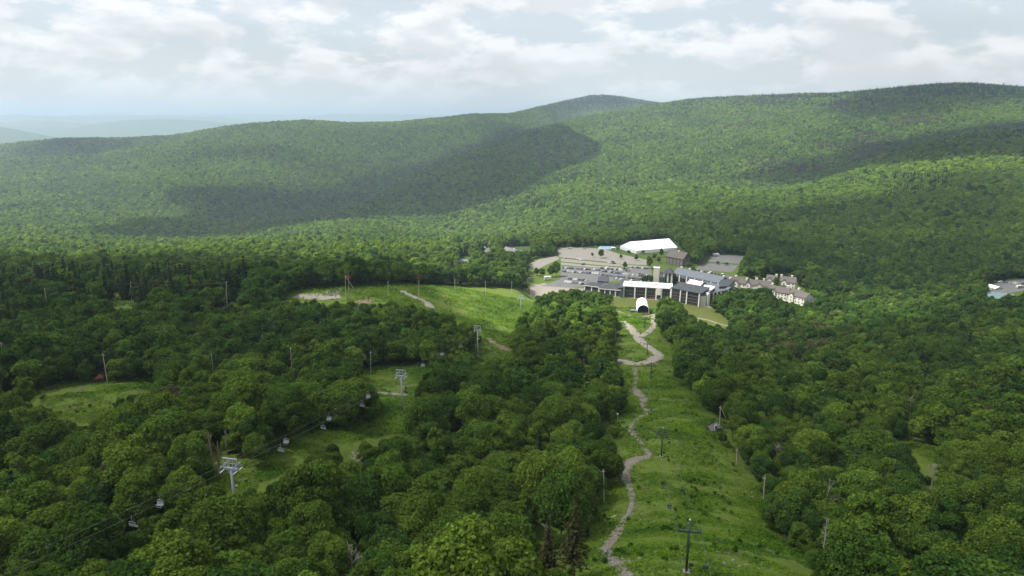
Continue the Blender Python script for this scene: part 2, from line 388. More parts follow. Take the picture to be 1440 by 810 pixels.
def dirt_material(name, a, b, c, sc=0.9):
    m = bpy.data.materials.new(name); m.use_nodes = True; N, L = nodes_of(m.node_tree)
    o = N.new('ShaderNodeOutputMaterial'); p = N.new('ShaderNodeBsdfPrincipled'); L.new(p.outputs[0], o.inputs[0])
    p.inputs['Roughness'].default_value = 0.95; p.inputs['Specular IOR Level'].default_value = 0.15
    tc = N.new('ShaderNodeTexCoord'); ob = tc.outputs['Object']
    n = noise(N, L, ob, sc, 6, 0.7); n2 = noise(N, L, ob, sc*0.13, 4, 0.6)
    r = ramp(N, [(0.32, a), (0.5, b), (0.68, c)]); L.new(n, r.inputs[0])
    r2 = mixc(N, L, mathn(N, L, 'MULTIPLY', n2, 0.5), r.outputs[0], b)
    L.new(r2, p.inputs['Base Color'])
    bp = N.new('ShaderNodeBump'); bp.inputs['Strength'].default_value = 0.8; bp.inputs['Distance'].default_value = 0.25; L.new(n, bp.inputs['Height']); L.new(bp.outputs[0], p.inputs['Normal'])
    return m
TRAIL = dirt_material('eroded_stony_dirt', (0.06, 0.054, 0.042), (0.145, 0.130, 0.105), (0.30, 0.285, 0.25), 1.6)
GRAVELROAD = dirt_material('gravel_road', (0.155, 0.14, 0.12), (0.215, 0.195, 0.17), (0.27, 0.245, 0.215), 0.6)
PALEGRAVEL = dirt_material('pale_gravel_lot', (0.155, 0.145, 0.13), (0.195, 0.185, 0.168), (0.235, 0.222, 0.20), 0.25)
ASPHALT = dirt_material('worn_asphalt', (0.095, 0.097, 0.10), (0.12, 0.122, 0.124), (0.15, 0.148, 0.145), 0.3)
ROCK = dirt_material('bare_rock', (0.09, 0.08, 0.07), (0.17, 0.155, 0.14), (0.29, 0.27, 0.245), 1.5)
LAWN = dirt_material('mown_lawn', (0.055, 0.075, 0.014), (0.078, 0.092, 0.02), (0.10, 0.105, 0.03), 0.25)
BROWNEARTH = dirt_material('brown_earth', (0.10, 0.07, 0.05), (0.16, 0.12, 0.09), (0.24, 0.19, 0.15), 0.8)

# ------------------------------------------------------------------ terrain sheet
nP, nR = GX.shape
idx = np.arange(nP*nR).reshape(nP, nR)
f = np.stack([idx[:-1, :-1].ravel(), idx[:-1, 1:].ravel(), idx[1:, 1:].ravel(), idx[1:, :-1].ravel()], 1)
hub = nP*nR                                       # a point under the camera closes the innermost ring
fan = np.stack([idx[:-1, 0], idx[1:, 0], np.full(nP-1, hub), np.full(nP-1, hub)], 1)
tv = np.concatenate([np.stack([GX.ravel(), GY.ravel(), GZ.ravel()], 1), [[0, 0, GZ[:, 0].mean()]]])
me = bpy.data.meshes.new('terrain'); allf = np.concatenate([f[:, ::-1].ravel(), fan[:, :3].ravel()]).astype(np.int32)
nq, nt = len(f), len(fan)
me.vertices.add(len(tv)); me.vertices.foreach_set('co', tv.astype(np.float32).ravel())
me.loops.add(len(allf)); me.loops.foreach_set('vertex_index', allf); me.polygons.add(nq+nt)
me.polygons.foreach_set('loop_start', np.concatenate([np.arange(nq)*4, nq*4+np.arange(nt)*3]).astype(np.int32))
me.polygons.foreach_set('loop_total', np.concatenate([np.full(nq, 4), np.full(nt, 3)]).astype(np.int32))
me.polygons.foreach_set('use_smooth', np.ones(nq+nt, bool)); me.materials.append(GROUND); me.update(calc_edges=True)
R_ = np.hypot(tv[:, 0], tv[:, 1])
a = me.attributes.new('woods', 'FLOAT', 'POINT'); a.data.foreach_set('value', np.clip((R_-760)/200, 0, 1).astype(np.float32))
ground_o = link('terrain', me); tag(ground_o, 'forested mountainside falling to a valley and far ridges', None, None, 'structure')
print('terrain mesh', time.time()-T0)

# ------------------------------------------------------------------ haze: the humid summer air
hb = MB().box(-48500, -48500, -900, 48500, 48500, max(CAMZ+190, GZ.max()+22))
print('highest ground', GZ.max()-CAMZ)
hm = bpy.data.materials.new('summer_haze'); hm.use_nodes = True; N, L = nodes_of(hm.node_tree)
ho = N.new('ShaderNodeOutputMaterial'); pv = N.new('ShaderNodeVolumePrincipled'); L.new(pv.outputs[0], ho.inputs['Volume'])
pv.inputs['Color'].default_value = (0.43, 0.54, 0.68, 1); pv.inputs['Density'].default_value = 0.0001; pv.inputs['Anisotropy'].default_value = 0.2
HAZE = hb.build('haze', hm); HAZE['kind'] = 'stuff'; HAZE['label'] = 'thin pale summer haze over the valley'

# ------------------------------------------------------------------ cumulus overhead: the clouds whose shadows lie on the woods
def cloud_material():
    m = bpy.data.materials.new('cloud_vapour'); m.use_nodes = True; N, L = nodes_of(m.node_tree)
    o = N.new('ShaderNodeOutputMaterial'); t = N.new('ShaderNodeBsdfTransparent'); d = N.new('ShaderNodeBsdfDiffuse'); tr = N.new('ShaderNodeBsdfTranslucent')
    d.inputs[0].default_value = (.95, .95, .95, 1); tr.inputs[0].default_value = (.95, .95, .95, 1)
    mx = N.new('ShaderNodeMixShader'); mx.inputs[0].default_value = 0.5; L.new(d.outputs[0], mx.inputs[1]); L.new(tr.outputs[0], mx.inputs[2])
    a = N.new('ShaderNodeAttribute'); a.attribute_name = 'thickness'
    m2 = N.new('ShaderNodeMixShader'); L.new(a.outputs['Fac'], m2.inputs[0]); L.new(t.outputs[0], m2.inputs[1]); L.new(mx.outputs[0], m2.inputs[2])
    L.new(m2.outputs[0], o.inputs[0]); return m
CLOUDM = cloud_material()
def below_skyline(a, b, far=5400):
    for k in range(40):
        p = ground(a, b+k*1.5)
        if math.hypot(p.x, p.y) < far: break
    return p
def cloud(outline_px, density, label, soft=0.5, alt=1350.0, pts=None, blur=90.0):
    """a flat based heap of vapour standing on the sun side of the ground it shades"""
    G = [below_skyline(a, b) for a, b in outline_px] if pts is None else [Vector((x, y, h1(x, y))) for x, y in pts]
    Q = np.array([[p.x + S.x*(alt-p.z)/S.z, p.y + S.y*(alt-p.z)/S.z] for p in G])
    lo = Q.min(0)-3*blur; hi_ = Q.max(0)+3*blur; step = max((hi_-lo).max()/150, 12)
    xs = np.arange(lo[0], hi_[0], step); ys = np.arange(lo[1], hi_[1], step); X, Y = np.meshgrid(xs, ys, indexing='ij')
    wx = X + fbm(X/260, Y/260+3, 4)*blur*2.6; wy = Y + fbm(X/260+8, Y/260, 4)*blur*2.6
    M = inpoly(wx, wy, Q).astype(float); k = max(1, int(blur/step))
    for ax in (0, 1):
        for _ in range(2):
            c = np.cumsum(np.concatenate([np.zeros_like(M.take([0]*(k+1), ax)), M, np.zeros_like(M.take([0]*k, ax))], ax), ax); n = M.shape[ax]
            M = (c.take(range(2*k+1, 2*k+1+n), ax) - c.take(range(0, n), ax))/(2*k+1) if c.shape[ax] >= 2*k+1+n else M
    th = np.clip((M-0.12)/0.6, 0, 1); dn = th*density*(1-0.25*np.clip(fbm(X/170, Y/170, 4)*2+.3, 0, 1))
    up = alt + th*(120+170*np.clip(fbm(X/230+2, Y/230, 5)+.5, 0, 1)) + 2; dnz = alt - th*(14+30*(fbm(X/120, Y/120, 3)+.5)) - 2
    nX, nY = X.shape; n = nX*nY; V = np.concatenate([np.column_stack([X.ravel(), Y.ravel(), up.ravel()]), np.column_stack([X.ravel(), Y.ravel(), dnz.ravel()])])
    i = np.arange(n).reshape(nX, nY); act = (np.maximum.reduce([th[:-1, :-1], th[1:, :-1], th[1:, 1:], th[:-1, 1:]]) > 0)
    q = np.stack([i[:-1, :-1][act], i[1:, :-1][act], i[1:, 1:][act], i[:-1, 1:][act]], 1)
    e = {}
    F = np.concatenate([q, q[:, ::-1]+n])
    ed = np.concatenate([q[:, [0, 1]], q[:, [1, 2]], q[:, [2, 3]], q[:, [3, 0]]]); key = {}
    for a_, b_ in ed: key[(a_, b_)] = 1
    side = np.array([[b_, a_, a_+n, b_+n] for a_, b_ in key if (b_, a_) not in key])
    F = np.concatenate([F, side]); used = np.unique(F); rm = np.full(2*n, -1); rm[used] = np.arange(len(used))
    me = np_mesh('cumulus_cloud', V[used], rm[F], [CLOUDM], True)
    a_ = me.attributes.new('thickness', 'FLOAT', 'POINT'); a_.data.foreach_set('value', np.concatenate([dn.ravel()]*2)[used].astype(np.float32))
    return tag(link('cumulus_cloud', me), label, None, None, 'structure')
cloud(None, 0.57, 'broad cloud shading the near slope and woods', pts=[(-900,-500),(1000,-500),(1000,250),(760,420),(560,640),(330,520),(150,480),(60,405),(-20,350),(-115,360),(-175,440),(-230,640),(-420,760),(-1000,860)], blur=45)
cloud([(540,252),(600,232),(650,214),(700,192),(738,178),(775,190),(815,216),(740,252),(690,280),(620,298),(520,312),(400,322),(200,338),(130,338),(200,315),(290,300),(250,285),(245,268),(330,268),(420,275),(480,268)], 0.9, 'cloud shading the dark spur on the middle hillside', blur=30)
cloud([(735,400),(760,330),(950,320),(1060,345),(1150,400),(1130,440),(940,455),(850,425)], 0.30, 'thin unseen cloud added to dim the lodge', blur=60)  # cloud added out of view to tone down sunlight on pale roofs and tent
cloud([(270,215),(340,212),(430,220),(400,232),(300,228)], 0.5, 'small cloud over the left hillside')
cloud([(30,212),(60,196),(110,188),(190,184),(215,188),(160,205),(110,222),(60,222)], 0.75, 'small cloud over the left ridge top')
cloud([(930,345),(980,305),(1080,310),(1150,300),(1180,280),(1250,290),(1300,262),(1440,250),(1500,330),(1500,420),(1280,420),(1150,395),(1060,360),(960,340)], 0.52, 'cloud shading the woods right of the lodge', blur=60)
cloud([(1010,262),(1080,245),(1150,225),(1230,208),(1330,190),(1500,172),(1500,225),(1340,230),(1240,236),(1180,250),(1080,258)], 0.8, 'cloud shading the near right spur', blur=35)
cloud([(1130,158),(1220,140),(1260,122),(1370,117),(1460,122),(1460,140),(1380,142),(1300,158),(1200,168)], 0.6, 'cloud over the highest right ridge')
cloud([(740,170),(760,156),(830,136),(880,138),(870,150),(800,158)], 0.5, 'small cloud over the round distant summit')

# ------------------------------------------------------------------ open ground, as it shows in the photograph
def zp(ox, oy, sc, pts): return [(ox+x/sc, oy+y/sc) for x, y in pts]
CLEAR = {
 'slope': [(858,425),(872,421),(925,419),(924,445),(926,462),(934,478),(948,492),(944,512),(958,535),(975,560),(996,575),(1012,588),(1012,602),(1004,615),(1030,640),(1050,660),(1062,690),(1072,728),(1092,755),(1125,785),(1165,860),(1200,1000),(770,1000),(800,860),(815,770),(838,745),(862,700),(872,668),(868,620),(872,590),(884,560),(880,525),(866,512),(868,490),(866,470),(872,452),(862,440)],
 'village': [(742,412),(741,396),(744,378),(742,370),(758,362),(781,359),(783,347),(840,346),(872,345),(886,340),(942,335),(953,346),(962,352),(964,372),(980,373),(998,357),(1050,358),(1040,374),(1036,386),(1052,393),(1075,389),(1093,389),(1100,385),(1118,386),(1120,398),(1134,407),(1130,428),(1108,425),(1078,408),(1050,404),(1030,404),(1006,416),(998,432),(1034,460),(1030,463),(1000,456),(975,448),(968,437),(958,425),(944,421),(936,418),(925,420),(870,422),(858,414),(845,412),(815,408),(775,410),(760,418)],
 'meadow': [(388,419),(415,408),(480,402),(540,399),(585,399),(640,401),(700,404),(752,410),(757,418),(748,432),(727,450),(722,466),(712,478),(724,496),(705,505),(690,508),(672,505),(670,492),(682,480),(676,466),(660,453),(640,455),(632,445),(610,438),(588,430),(545,422),(510,425),(485,423),(388,422)],
 'lower': [(502,522),(530,514),(560,511),(600,512),(632,506),(665,503),(702,505),(690,511),(640,513),(605,518),(588,530),(592,550),(583,562),(577,580),(578,592),(560,596),(520,598),(540,585),(542,560),(530,550),(512,540)],
 'gap': [(380,640),(420,625),(470,605),(510,598),(572,592),(575,604),(540,611),(500,618),(465,623),(440,645),(415,655),(380,668),(352,680),(340,702),(312,700),(285,690),(300,675),(345,660)],
 'left': [(0,550),(20,537),(45,546),(100,541),(145,535),(215,532),(222,540),(205,553),(172,557),(142,575),(130,594),(110,596),(76,590),(78,572),(68,560),(20,556),(0,560)],
 'knoll': [(138,426),(150,423),(190,423),(192,431),(165,434),(142,432)],
 'gully': [(1262,616),(1300,622),(1322,640),(1330,656),(1308,650),(1285,636)],
 'yard': [(1384,402),(1392,397),(1412,392),(1445,391),(1445,412),(1422,416),(1390,420)],
 'cottage': [(672,348),(688,348),(688,355),(672,355)], 'longhouse': [(707,346),(746,346),(746,353),(707,353)], 'greenhouse': [(646,360),(660,360),(660,369),(646,369)],
}
def is_open(px, py):
    m = np.zeros(px.shape, bool)
    for p in CLEAR.values(): m |= inpoly(px, py, p)
    return m
# trails: centre lines seen in the photograph with half widths in metres
TRAILS = {
 'rocky': [(884,812,.9),(872,797,1.1),(855,775,1.0),(860,762,1.4),(872,742,1.3),(884,722,.8),(889,705,.7),(887,692,.8),(881,675,1.3),(880,660,2.2),(886,650,2.6),(902,644,1.5),(912,640,.9),(902,625,.9),(892,612,1.0),(887,603,1.0),(894,592,1.0),(905,584,1.3),(911,580,.8),(905,572,1.2),(905,562,1.6),(901,557,2.0)],
 'spur': [(901,557,2.4),(893,545,1.1),(896,535,1.0),(893,525,1.2),(893,517,2.2)],
 'road': [(866,506.5,2.6),(880,509,2.8),(895,512,3.2),(912,509,3.4),(923,503,3.6),(925,497,3.6),(915,490,3.4),(903,481,3.4),(894,470,3.2),(885,460,3.2),(878,452,3.0)],
 'loop': [(897,475,2.2),(906,471,2.0),(915,465,2.2),(919,458,2.4),(920,450,2.4),(919,442,2.2)],
 'service': [(868,437,1.8),(880,442,1.8),(893,445,2.2),(905,445,2.4),(919,443,2.2)],
 'crossing': [(529,552,1.5),(545,554,2.2),(560,555,2.6),(575,556,2.4),(590,557,1.8)],
 'meadowtrack': [(565,409,3.0),(572,413,3.0),(580,417,3.0),(590,421,3.0),(600,426,3.2),(606,433,3.0)],
 'farpath': [(978,447,1.4),(995,450,1.4),(1010,455,1.3),(1030,460,1.2)],
 'scrape': [(687,476,1.5),(697,484,2.2),(708,490,3.0),(719,494,3.0)],
}
def smooth_line(pts, step=1.6):
    P = [(ground(a, b), w) for a, b, w in pts]; out = []
    for i in range(len(P)-1):
        p0 = P[max(i-1, 0)]; p1 = P[i]; p2 = P[i+1]; p3 = P[min(i+2, len(P)-1)]
        n = max(2, int((p2[0]-p1[0]).length/step))
        for k in range(n):
            t = k/n; t2 = t*t; t3 = t2*t
            q = 0.5*(2*p1[0] + (p2[0]-p0[0])*t + (2*p0[0]-5*p1[0]+4*p2[0]-p3[0])*t2 + (3*p1[0]-p0[0]-3*p2[0]+p3[0])*t3)
            out.append((q.x, q.y, p1[1]*(1-t)+p2[1]*t))
    out.append((P[-1][0].x, P[-1][0].y, P[-1][1])); return np.array(out)
TL = {k: smooth_line(v) for k, v in TRAILS.items()}
def ribbon(name, key, material, label, rough=0.3, up=0.14, clean=False):
    line = TL[key]; xy = line[:, :2]; d = np.gradient(xy, axis=0); d /= np.linalg.norm(d, axis=1, keepdims=True)+1e-9
    nrm = np.stack([-d[:, 1], d[:, 0]], 1); n = len(line); s = np.arange(n)*1.0
    wl = line[:, 2]*(1+rough*2.4*fbm(s*0.30+len(name), s*0+3.7, 3)); wr = line[:, 2]*(1+rough*2.4*fbm(s*0.30+9, s*0+8.1, 3))
    rows = []
    for t in (-1.12, -1, -.5, 0, .5, 1, 1.12):
        w = np.where(t < 0, wl, wr)*t; p = xy + nrm*w[:, None]
        z = height(p[:, 0], p[:, 1]) + (up if abs(t) <= 1 else -0.25)
        z = z + (0 if clean or abs(t) > 1 else 0.10*fbm(p[:, 0]*0.8, p[:, 1]*0.8, 2))
        rows.append(np.column_stack([p, z]))
    V = np.stack(rows, 1).reshape(-1, 3); k = 7
    i = np.arange(n-1)[:, None]*k + np.arange(k-1)[None]
    F = np.stack([i, i+1, i+1+k, i+k], -1).reshape(-1, 4)
    o = link(name, np_mesh(name, V, F, [material], True)); return tag(o, label, None, None, 'structure')
ribbon('path', 'rocky', TRAIL, 'eroded stony trail winding down the open slope', 0.55)
ribbon('path', 'spur', TRAIL, 'narrow worn track joining trail and gravel road', 0.6)
ribbon('road', 'road', GRAVELROAD, 'pale gravel road curving across the slope below the lodge', 0.12, 0.2)
ribbon('road', 'loop', GRAVELROAD, 'gravel branch road looping up to the arched shelter', 0.2, 0.26)
ribbon('path', 'service', BROWNEARTH, 'brown track in front of the arched shelter', 0.3, 0.1)
ribbon('path', 'crossing', PALEGRAVEL, 'pale gravel strip behind the lift tower', 0.4)
ribbon('path', 'meadowtrack', GRAVELROAD, 'gravel track crossing the upper meadow', 0.35)
ribbon('path', 'farpath', PALEGRAVEL, 'thin pale path through the lawn right of the lodge', 0.2)
ribbon('path', 'scrape', BROWNEARTH, 'scrape of bare brown earth on the meadow edge', 0.5)

def sheet(name, pts, material, label, up=0.03, raw=False):
    P = [ground(a, b) for a, b in pts] if not raw else [Vector((a, b, 0)) for a, b in pts]
    # subdivide edges, drape
    out = []
    for a, b in zip(P, P[1:]+P[:1]):
        n = max(1, int((b-a).length/6))
        for k in range(n): q = a.lerp(b, k/n); out.append(q)
    bm = bmesh.new(); vs = [bm.verts.new((q.x, q.y, 0)) for q in out]; bm.faces.new(vs)
    bmesh.ops.triangulate(bm, faces=bm.faces)
    for it in range(4):
        es = [e for e in bm.edges if e.calc_length() > 7]
        if not es: break
        bmesh.ops.subdivide_edges(bm, edges=es, cuts=1); bmesh.ops.triangulate(bm, faces=bm.faces)
    c = np.array([v.co[:2] for v in bm.verts]); hz_ = height(c[:, 0], c[:, 1])
    for v, z in zip(bm.verts, hz_): v.co.z = z + up
    bmesh.ops.recalc_face_normals(bm, faces=bm.faces)
    if sum(fc.normal.z for fc in bm.faces) < 0: bmesh.ops.reverse_faces(bm, faces=bm.faces)
    me = bpy.data.meshes.new(name); bm.to_mesh(me); bm.free(); me.materials.append(material)
    return tag(link(name, me), label, None, None, 'structure')
sheet('lawn', [(846,418),(870,420.5),(944,424.5),(1000,433),(1034,461),(960,447),(925,437),(880,441),(852,432)], LAWN, 'mown lawn below the ski lodge', 0.03)
sheet('road', [(745,416),(762,419),(790,411),(822,411.5),(858,417),(945,424),(990,431),(1004,434),(1003,430.5),(990,427),(945,420.5),(880,417),(838,410),(822,406),(785,403.5),(765,398),(745,400)], GRAVELROAD, 'paved apron running along the lodge front', 0.06)
sheet('car_park', [(760,402),(788,393),(789,374),(850,376),(915,376),(918,396),(862,395),(840,402),(800,405),(775,403)], ASPHALT, 'asphalt car park filled with parked cars', 0.10)
sheet('gravel_lot', [(784,348),(800,347.5),(850,350),(870,357),(912,366),(915,373),(870,371),(850,368),(786,361.5)], PALEGRAVEL, 'pale gravel upper parking lot', 0.06)
sheet('gravel_lot', [(788,363.3),(850,369.6),(914,375),(914,376.8),(850,373.5),(789,367.5)], PALEGRAVEL, 'long gravel parking terrace below the grass bank', 0.07)
sheet('gravel_lot', [(789,369),(850,375),(889,377.5),(889,379),(850,377),(789,372.5)], PALEGRAVEL, 'gravel parking terrace nearest the parked cars', 0.12)
sheet('road', [(742,372),(755,366),(783,360),(787,364),(765,374),(755,379),(744,377)], PALEGRAVEL, 'pale dirt road coming out of the trees', 0.05)
sheet('car_park', [(1000,358.5),(1046,360),(1040,371),(996,368)], ASPHALT, 'empty asphalt lot beside the woods', 0.05)
sheet('car_park', [(988,369.5),(1038,373),(1030,383),(977,379)], ASPHALT, 'empty asphalt lot behind the hotel', 0.05)
sheet('gravel_lot', [(1385,420),(1396,400),(1415,395),(1445,393),(1445,408),(1420,412)], ASPHALT, 'gravel yard between trees at the right edge', 0.08)
# bare patches on the meadow
for pts, lab in (([(410,419),(420,414),(440,412),(462,414),(478,412),(480,419),(455,422),(430,421)], 'bare grey dirt patch at the left end of the upper meadow'),
                 ([(455,411),(470,406),(482,405),(480,411),(466,415)], 'brown scrape above the grey dirt patch'),
                 ([(500,423),(520,421),(528,425),(512,428)], 'small bare patch under the leaning pole')):
    sheet('bare_patch', pts, GRAVELROAD if 'grey' in lab else BROWNEARTH, lab, 0.12)

# scattered stones along the worn trails and on the slope
def rock_mesh(seed, r=1.0):
    bm = bmesh.new(); bmesh.ops.create_icosphere(bm, subdivisions=1, radius=r); g = random.Random(seed)
    for v in bm.verts: v.co *= g.uniform(.65, 1.15); v.co.z *= 0.5
    me = bpy.data.meshes.new('stone'); bm.to_mesh(me); bm.free(); me.materials.append(ROCK); return me
rocks = [rock_mesh(k) for k in range(5)]
def joined_stones(name, pts, label, smin, smax):
    V = []; F = []; base = 0
    tmpl = [(np.array([v.co[:] for v in m.vertices]), np.array([p.vertices[:] for p in m.polygons])) for m in rocks]
    for (x, y) in pts:
        v, fc = tmpl[rng.integers(5)]; s = rng.uniform(smin, smax); t = rng.uniform(0, 6.28); c, q = math.cos(t), math.sin(t)
        vv = v*s*np.array([rng.uniform(.8, 1.5), 1, 1]); vv = np.column_stack([vv[:, 0]*c-vv[:, 1]*q, vv[:, 0]*q+vv[:, 1]*c, vv[:, 2]])
        V.append(vv + [x, y, h1(x, y)+0.12]); F.append(fc+base); base += len(v)
    o = link(name, np_mesh(name, np.concatenate(V), np.concatenate(F), [ROCK])); return tag(o, label, None, None, 'stuff')
pts = []
for x, y, w in TL['rocky'][::1]:
    for _ in range(3):
        pts.append((x+rng.normal(0, w*1.0), y+rng.normal(0, w*1.0)))
joined_stones('rubble', pts, 'loose pale stones strewn along the eroded trail', 0.12, 0.42)
pts = []
for (a, b, n, sp) in ((865,726,6,2),(840,733,8,3),(900,728,9,3),(915,734,7,3),(902,785,8,2.5),(990,775,14,4),(1050,797,10,3),(1010,803,4,3),(935,665,4,2),(880,600,5,2),(890,493,8,2.5),(960,610,5,2),
                      (105,548,8,3),(125,580,8,3),(198,548,6,3),(118,545,6,2),(425,640,3,.8),(60,543,3,2),(556,540,8,2),(570,548,8,2),(590,512,4,2),(150,427,10,2.5),(156,429,8,2.5),(740,790,3,3),
                      (925,490,4,2),(1000,655,5,2),(1060,695,4,2)):
    g = ground(a, b)
    for _ in range(n): pts.append((g.x+rng.normal(0, sp), g.y+rng.normal(0, sp*.4)))
joined_stones('scattered_stones', pts, 'scattered pale stones lying in the grass', 0.15, 0.5)
print('ground', time.time()-T0)

# ------------------------------------------------------------------ vegetation meshes
def rand_unit(n, g):
    v = g.normal(size=(n, 3)); return v/np.linalg.norm(v, axis=1, keepdims=True)
def leaf_quads(c, nrm, size, g, aspect=0.8):
    """one small rhombic leaf spray per point, roughly facing along nrm"""
    n = len(c); r = rand_unit(n, g); t = np.cross(nrm, r); t /= np.linalg.norm(t, axis=1, keepdims=True)+1e-9; b = np.cross(nrm, t)
    s = (size*g.uniform(0.6, 1.35, n))[:, None]
    v = np.stack([c-t*s, c-b*s*aspect+nrm*s*.15, c+t*s, c+b*s*aspect-nrm*s*.1], 1).reshape(-1, 3)
    return v, np.arange(n*4).reshape(-1, 4)
_ico = {}
def ico(sub):
    if sub not in _ico:
        bm = bmesh.new(); bmesh.ops.create_icosphere(bm, subdivisions=sub, radius=1)
        _ico[sub] = (np.array([v.co[:] for v in bm.verts]), np.array([[v.index for v in f.verts] for f in bm.faces])); bm.free()
    return _ico[sub]
def crown(seed, R, H, z0, lobes, per_lobe, leaf, core=1, loose=0.3, name='crown', material=None, cover=1.0, lobe_r=(0.26, 0.42)):
    """crown of leaf sprays spread over many overlapping lobes; height from z0 to H"""
    g = np.random.default_rng(seed); V = []; F = []; base = 0
    zc = z0 + (H-z0)*0.50; hz = (H-z0)*0.48
    skew = g.normal(0, 0.17, 2)
    C = []; RR = []
    for k in range(lobes):
        for _ in range(12):
            d = rand_unit(1, g)[0]
            if d[2] < -0.75: continue
            q = g.uniform(0.55, 0.82)
            rr = g.uniform(*lobe_r)*R
            wide = 1.0 if d[2] > 0 else 1.0+0.25*d[2]
            c = np.array([d[0]*(R*wide-rr*0.5)*q*1.15+skew[0]*R, d[1]*(R*wide-rr*0.5)*q*1.15+skew[1]*R, zc + d[2]*(hz-rr*0.45)*min(1, q*1.25)])
            if all(np.linalg.norm(c-o) > 0.45*R*0.6 for o in C): break
        C.append(c); RR.append(rr)
    C = np.array(C); RR = np.array(RR)
    cv, cf = ico(core)
    for c, r in zip(C, RR):
        if g.random() < cover:
            v = cv*r*0.72*(1+0.16*g.normal(size=(len(cv), 1))) + c; V.append(v); F.append(np.concatenate([cf, cf[:, 2:]], 1)+base); base += len(v)
    if cover > 0.6:
        v = cv*np.array([R*.62, R*.62, hz*.72])+[skew[0]*R, skew[1]*R, zc-hz*.05]; V.append(v); F.append(np.concatenate([cf, cf[:, 2:]], 1)+base); base += len(v)
    for c, r in zip(C, RR):
        n = int(per_lobe*(r/(R*.34))**2); d = rand_unit(n, g)
        d[:, 2] = np.where(d[:, 2] < -0.5, -d[:, 2], d[:, 2])
        rad = r*(1+g.uniform(-.24, .17, n)+0.10*np.sin(d[:, 0]*7+seed)*np.sin(d[:, 1]*6+2*d[:, 2]*3))
        p = c + d*rad[:, None]*np.array([1, 1, .92])
        dist = np.linalg.norm(p[:, None]-C[None], axis=2)/RR[None]
        keep = dist.min(1) > 0.74; p = p[keep]; d = d[keep]
        nn = d + rand_unit(len(p), g)*loose*1.5 + [0, 0, .25]; nn /= np.linalg.norm(nn, axis=1, keepdims=True)
        v, fc = leaf_quads(p, nn, leaf, g); V.append(v); F.append(fc+base); base += len(v)
    V = np.concatenate(V); tri = [x for x in F]
    F = np.concatenate(tri)
    # degenerate fourth corners (core triangles) become real triangles through from_pydata-free route
    me = bpy.data.meshes.new(name)
    isq = F[:, 3] != F[:, 2]; lt = np.where(isq, 4, 3).astype(np.int32); ls = np.concatenate([[0], np.cumsum(lt)[:-1]]).astype(np.int32)
    flat = np.where(np.stack([np.ones(len(F), bool)]*3+[isq], 1).ravel(), F.ravel(), -1); flat = flat[flat >= 0].astype(np.int32)
    me.vertices.add(len(V)); me.vertices.foreach_set('co', V.astype(np.float32).ravel())
    me.loops.add(len(flat)); me.loops.foreach_set('vertex_index', flat); me.polygons.add(len(F))
    me.polygons.foreach_set('loop_start', ls); me.polygons.foreach_set('loop_total', lt)
    me.polygons.foreach_set('use_smooth', np.zeros(len(F), bool)); me.materials.append(material or LEAF); me.update(calc_edges=True)
    return me
def trunk_mb(seed, H, R, z0, r=0.22, limbs=6):
    g = random.Random(seed); m = MB(); top = H*.72
    p = [Vector((0, 0, -0.8)), Vector((g.uniform(-.2, .2), g.uniform(-.2, .2), z0)), Vector((g.uniform(-.5, .5), g.uniform(-.5, .5), top))]
    m.tube(p[0], p[1], r*1.25, r*.85, 7); m.tube(p[1], p[2], r*.85, r*.25, 7)
    for k in range(limbs):
        a = 2*math.pi*(k+g.random()*.6)/limbs; t = g.uniform(.1, .8); b = p[1].lerp(p[2], t)
        e = b + Vector((math.cos(a)*R*.62, math.sin(a)*R*.62, g.uniform(.12, .3)*H)); m.tube(b, e, r*.4, r*.1, 5)
    return m
def trunk_mesh(*a, material=None, **k):
    m = trunk_mb(*a, **k); me = bpy.data.meshes.new('trunk'); me.from_pydata(m.v, [], m.f); me.materials.append(material or BARK)
    return me
def conifer(seed, H, R, levels, per, leaf, z0=1.0, gaps=0.0, droop=0.35, name='crown'):
    g = np.random.default_rng(seed); P = []; Nn = []
    for k in range(levels):
        t = k/(levels-1); z = z0+(H-z0)*t; rr = R*(1-t)**0.8*(g.uniform(.8, 1.1))+0.12
        nb = max(4, int(per*(1-t*.65)))
        for j in range(nb):
            if g.random() < gaps: continue
            a = 2*math.pi*(j+g.random())/nb; L_ = rr*g.uniform(.7, 1.12); m = max(2, int(L_/(leaf*.7)))
            s = (np.arange(m)+.5)/m
            x = np.cos(a)*L_*s; y = np.sin(a)*L_*s; zz = z - droop*L_*s**1.3 + g.normal(0, .1, m)
            side = g.normal(0, .22*L_/max(L_, .3), m)*(0.3+s*.7)
            P.append(np.column_stack([x-np.sin(a)*side, y+np.cos(a)*side, zz]))
            n = np.column_stack([np.cos(a)*0.45+g.normal(0, .35, m), np.sin(a)*.45+g.normal(0, .35, m), np.full(m, .8)]); Nn.append(n/np.linalg.norm(n, axis=1, keepdims=True))
    P = np.concatenate(P); Nn = np.concatenate(Nn)
    v, fc = leaf_quads(P, Nn, leaf, g, 0.6)
    nv = len(v); cz = 10
    ring = np.array([[math.cos(2*math.pi*i/cz), math.sin(2*math.pi*i/cz)] for i in range(cz)])
    cone = np.concatenate([np.column_stack([ring*R*.55, np.full(cz, z0)]), np.column_stack([ring*R*.3, np.full(cz, z0+(H-z0)*.45)]), [[0, 0, H*.96]]*1])
    cf = [[i, (i+1) % cz, cz+(i+1) % cz, cz+i] for i in range(cz)]
    ct_ = [[cz+i, cz+(i+1) % cz, 2*cz] for i in range(cz)]
    faces = [tuple(q) for q in fc] + [tuple(i+nv for i in q) for q in cf] + ([tuple(i+nv for i in q) for q in ct_])
    if gaps > 0.3: faces = [tuple(q) for q in fc]; allv = v
    else: allv = np.concatenate([v, cone])
    return np_mesh(name, allv, faces, [NEEDLE])

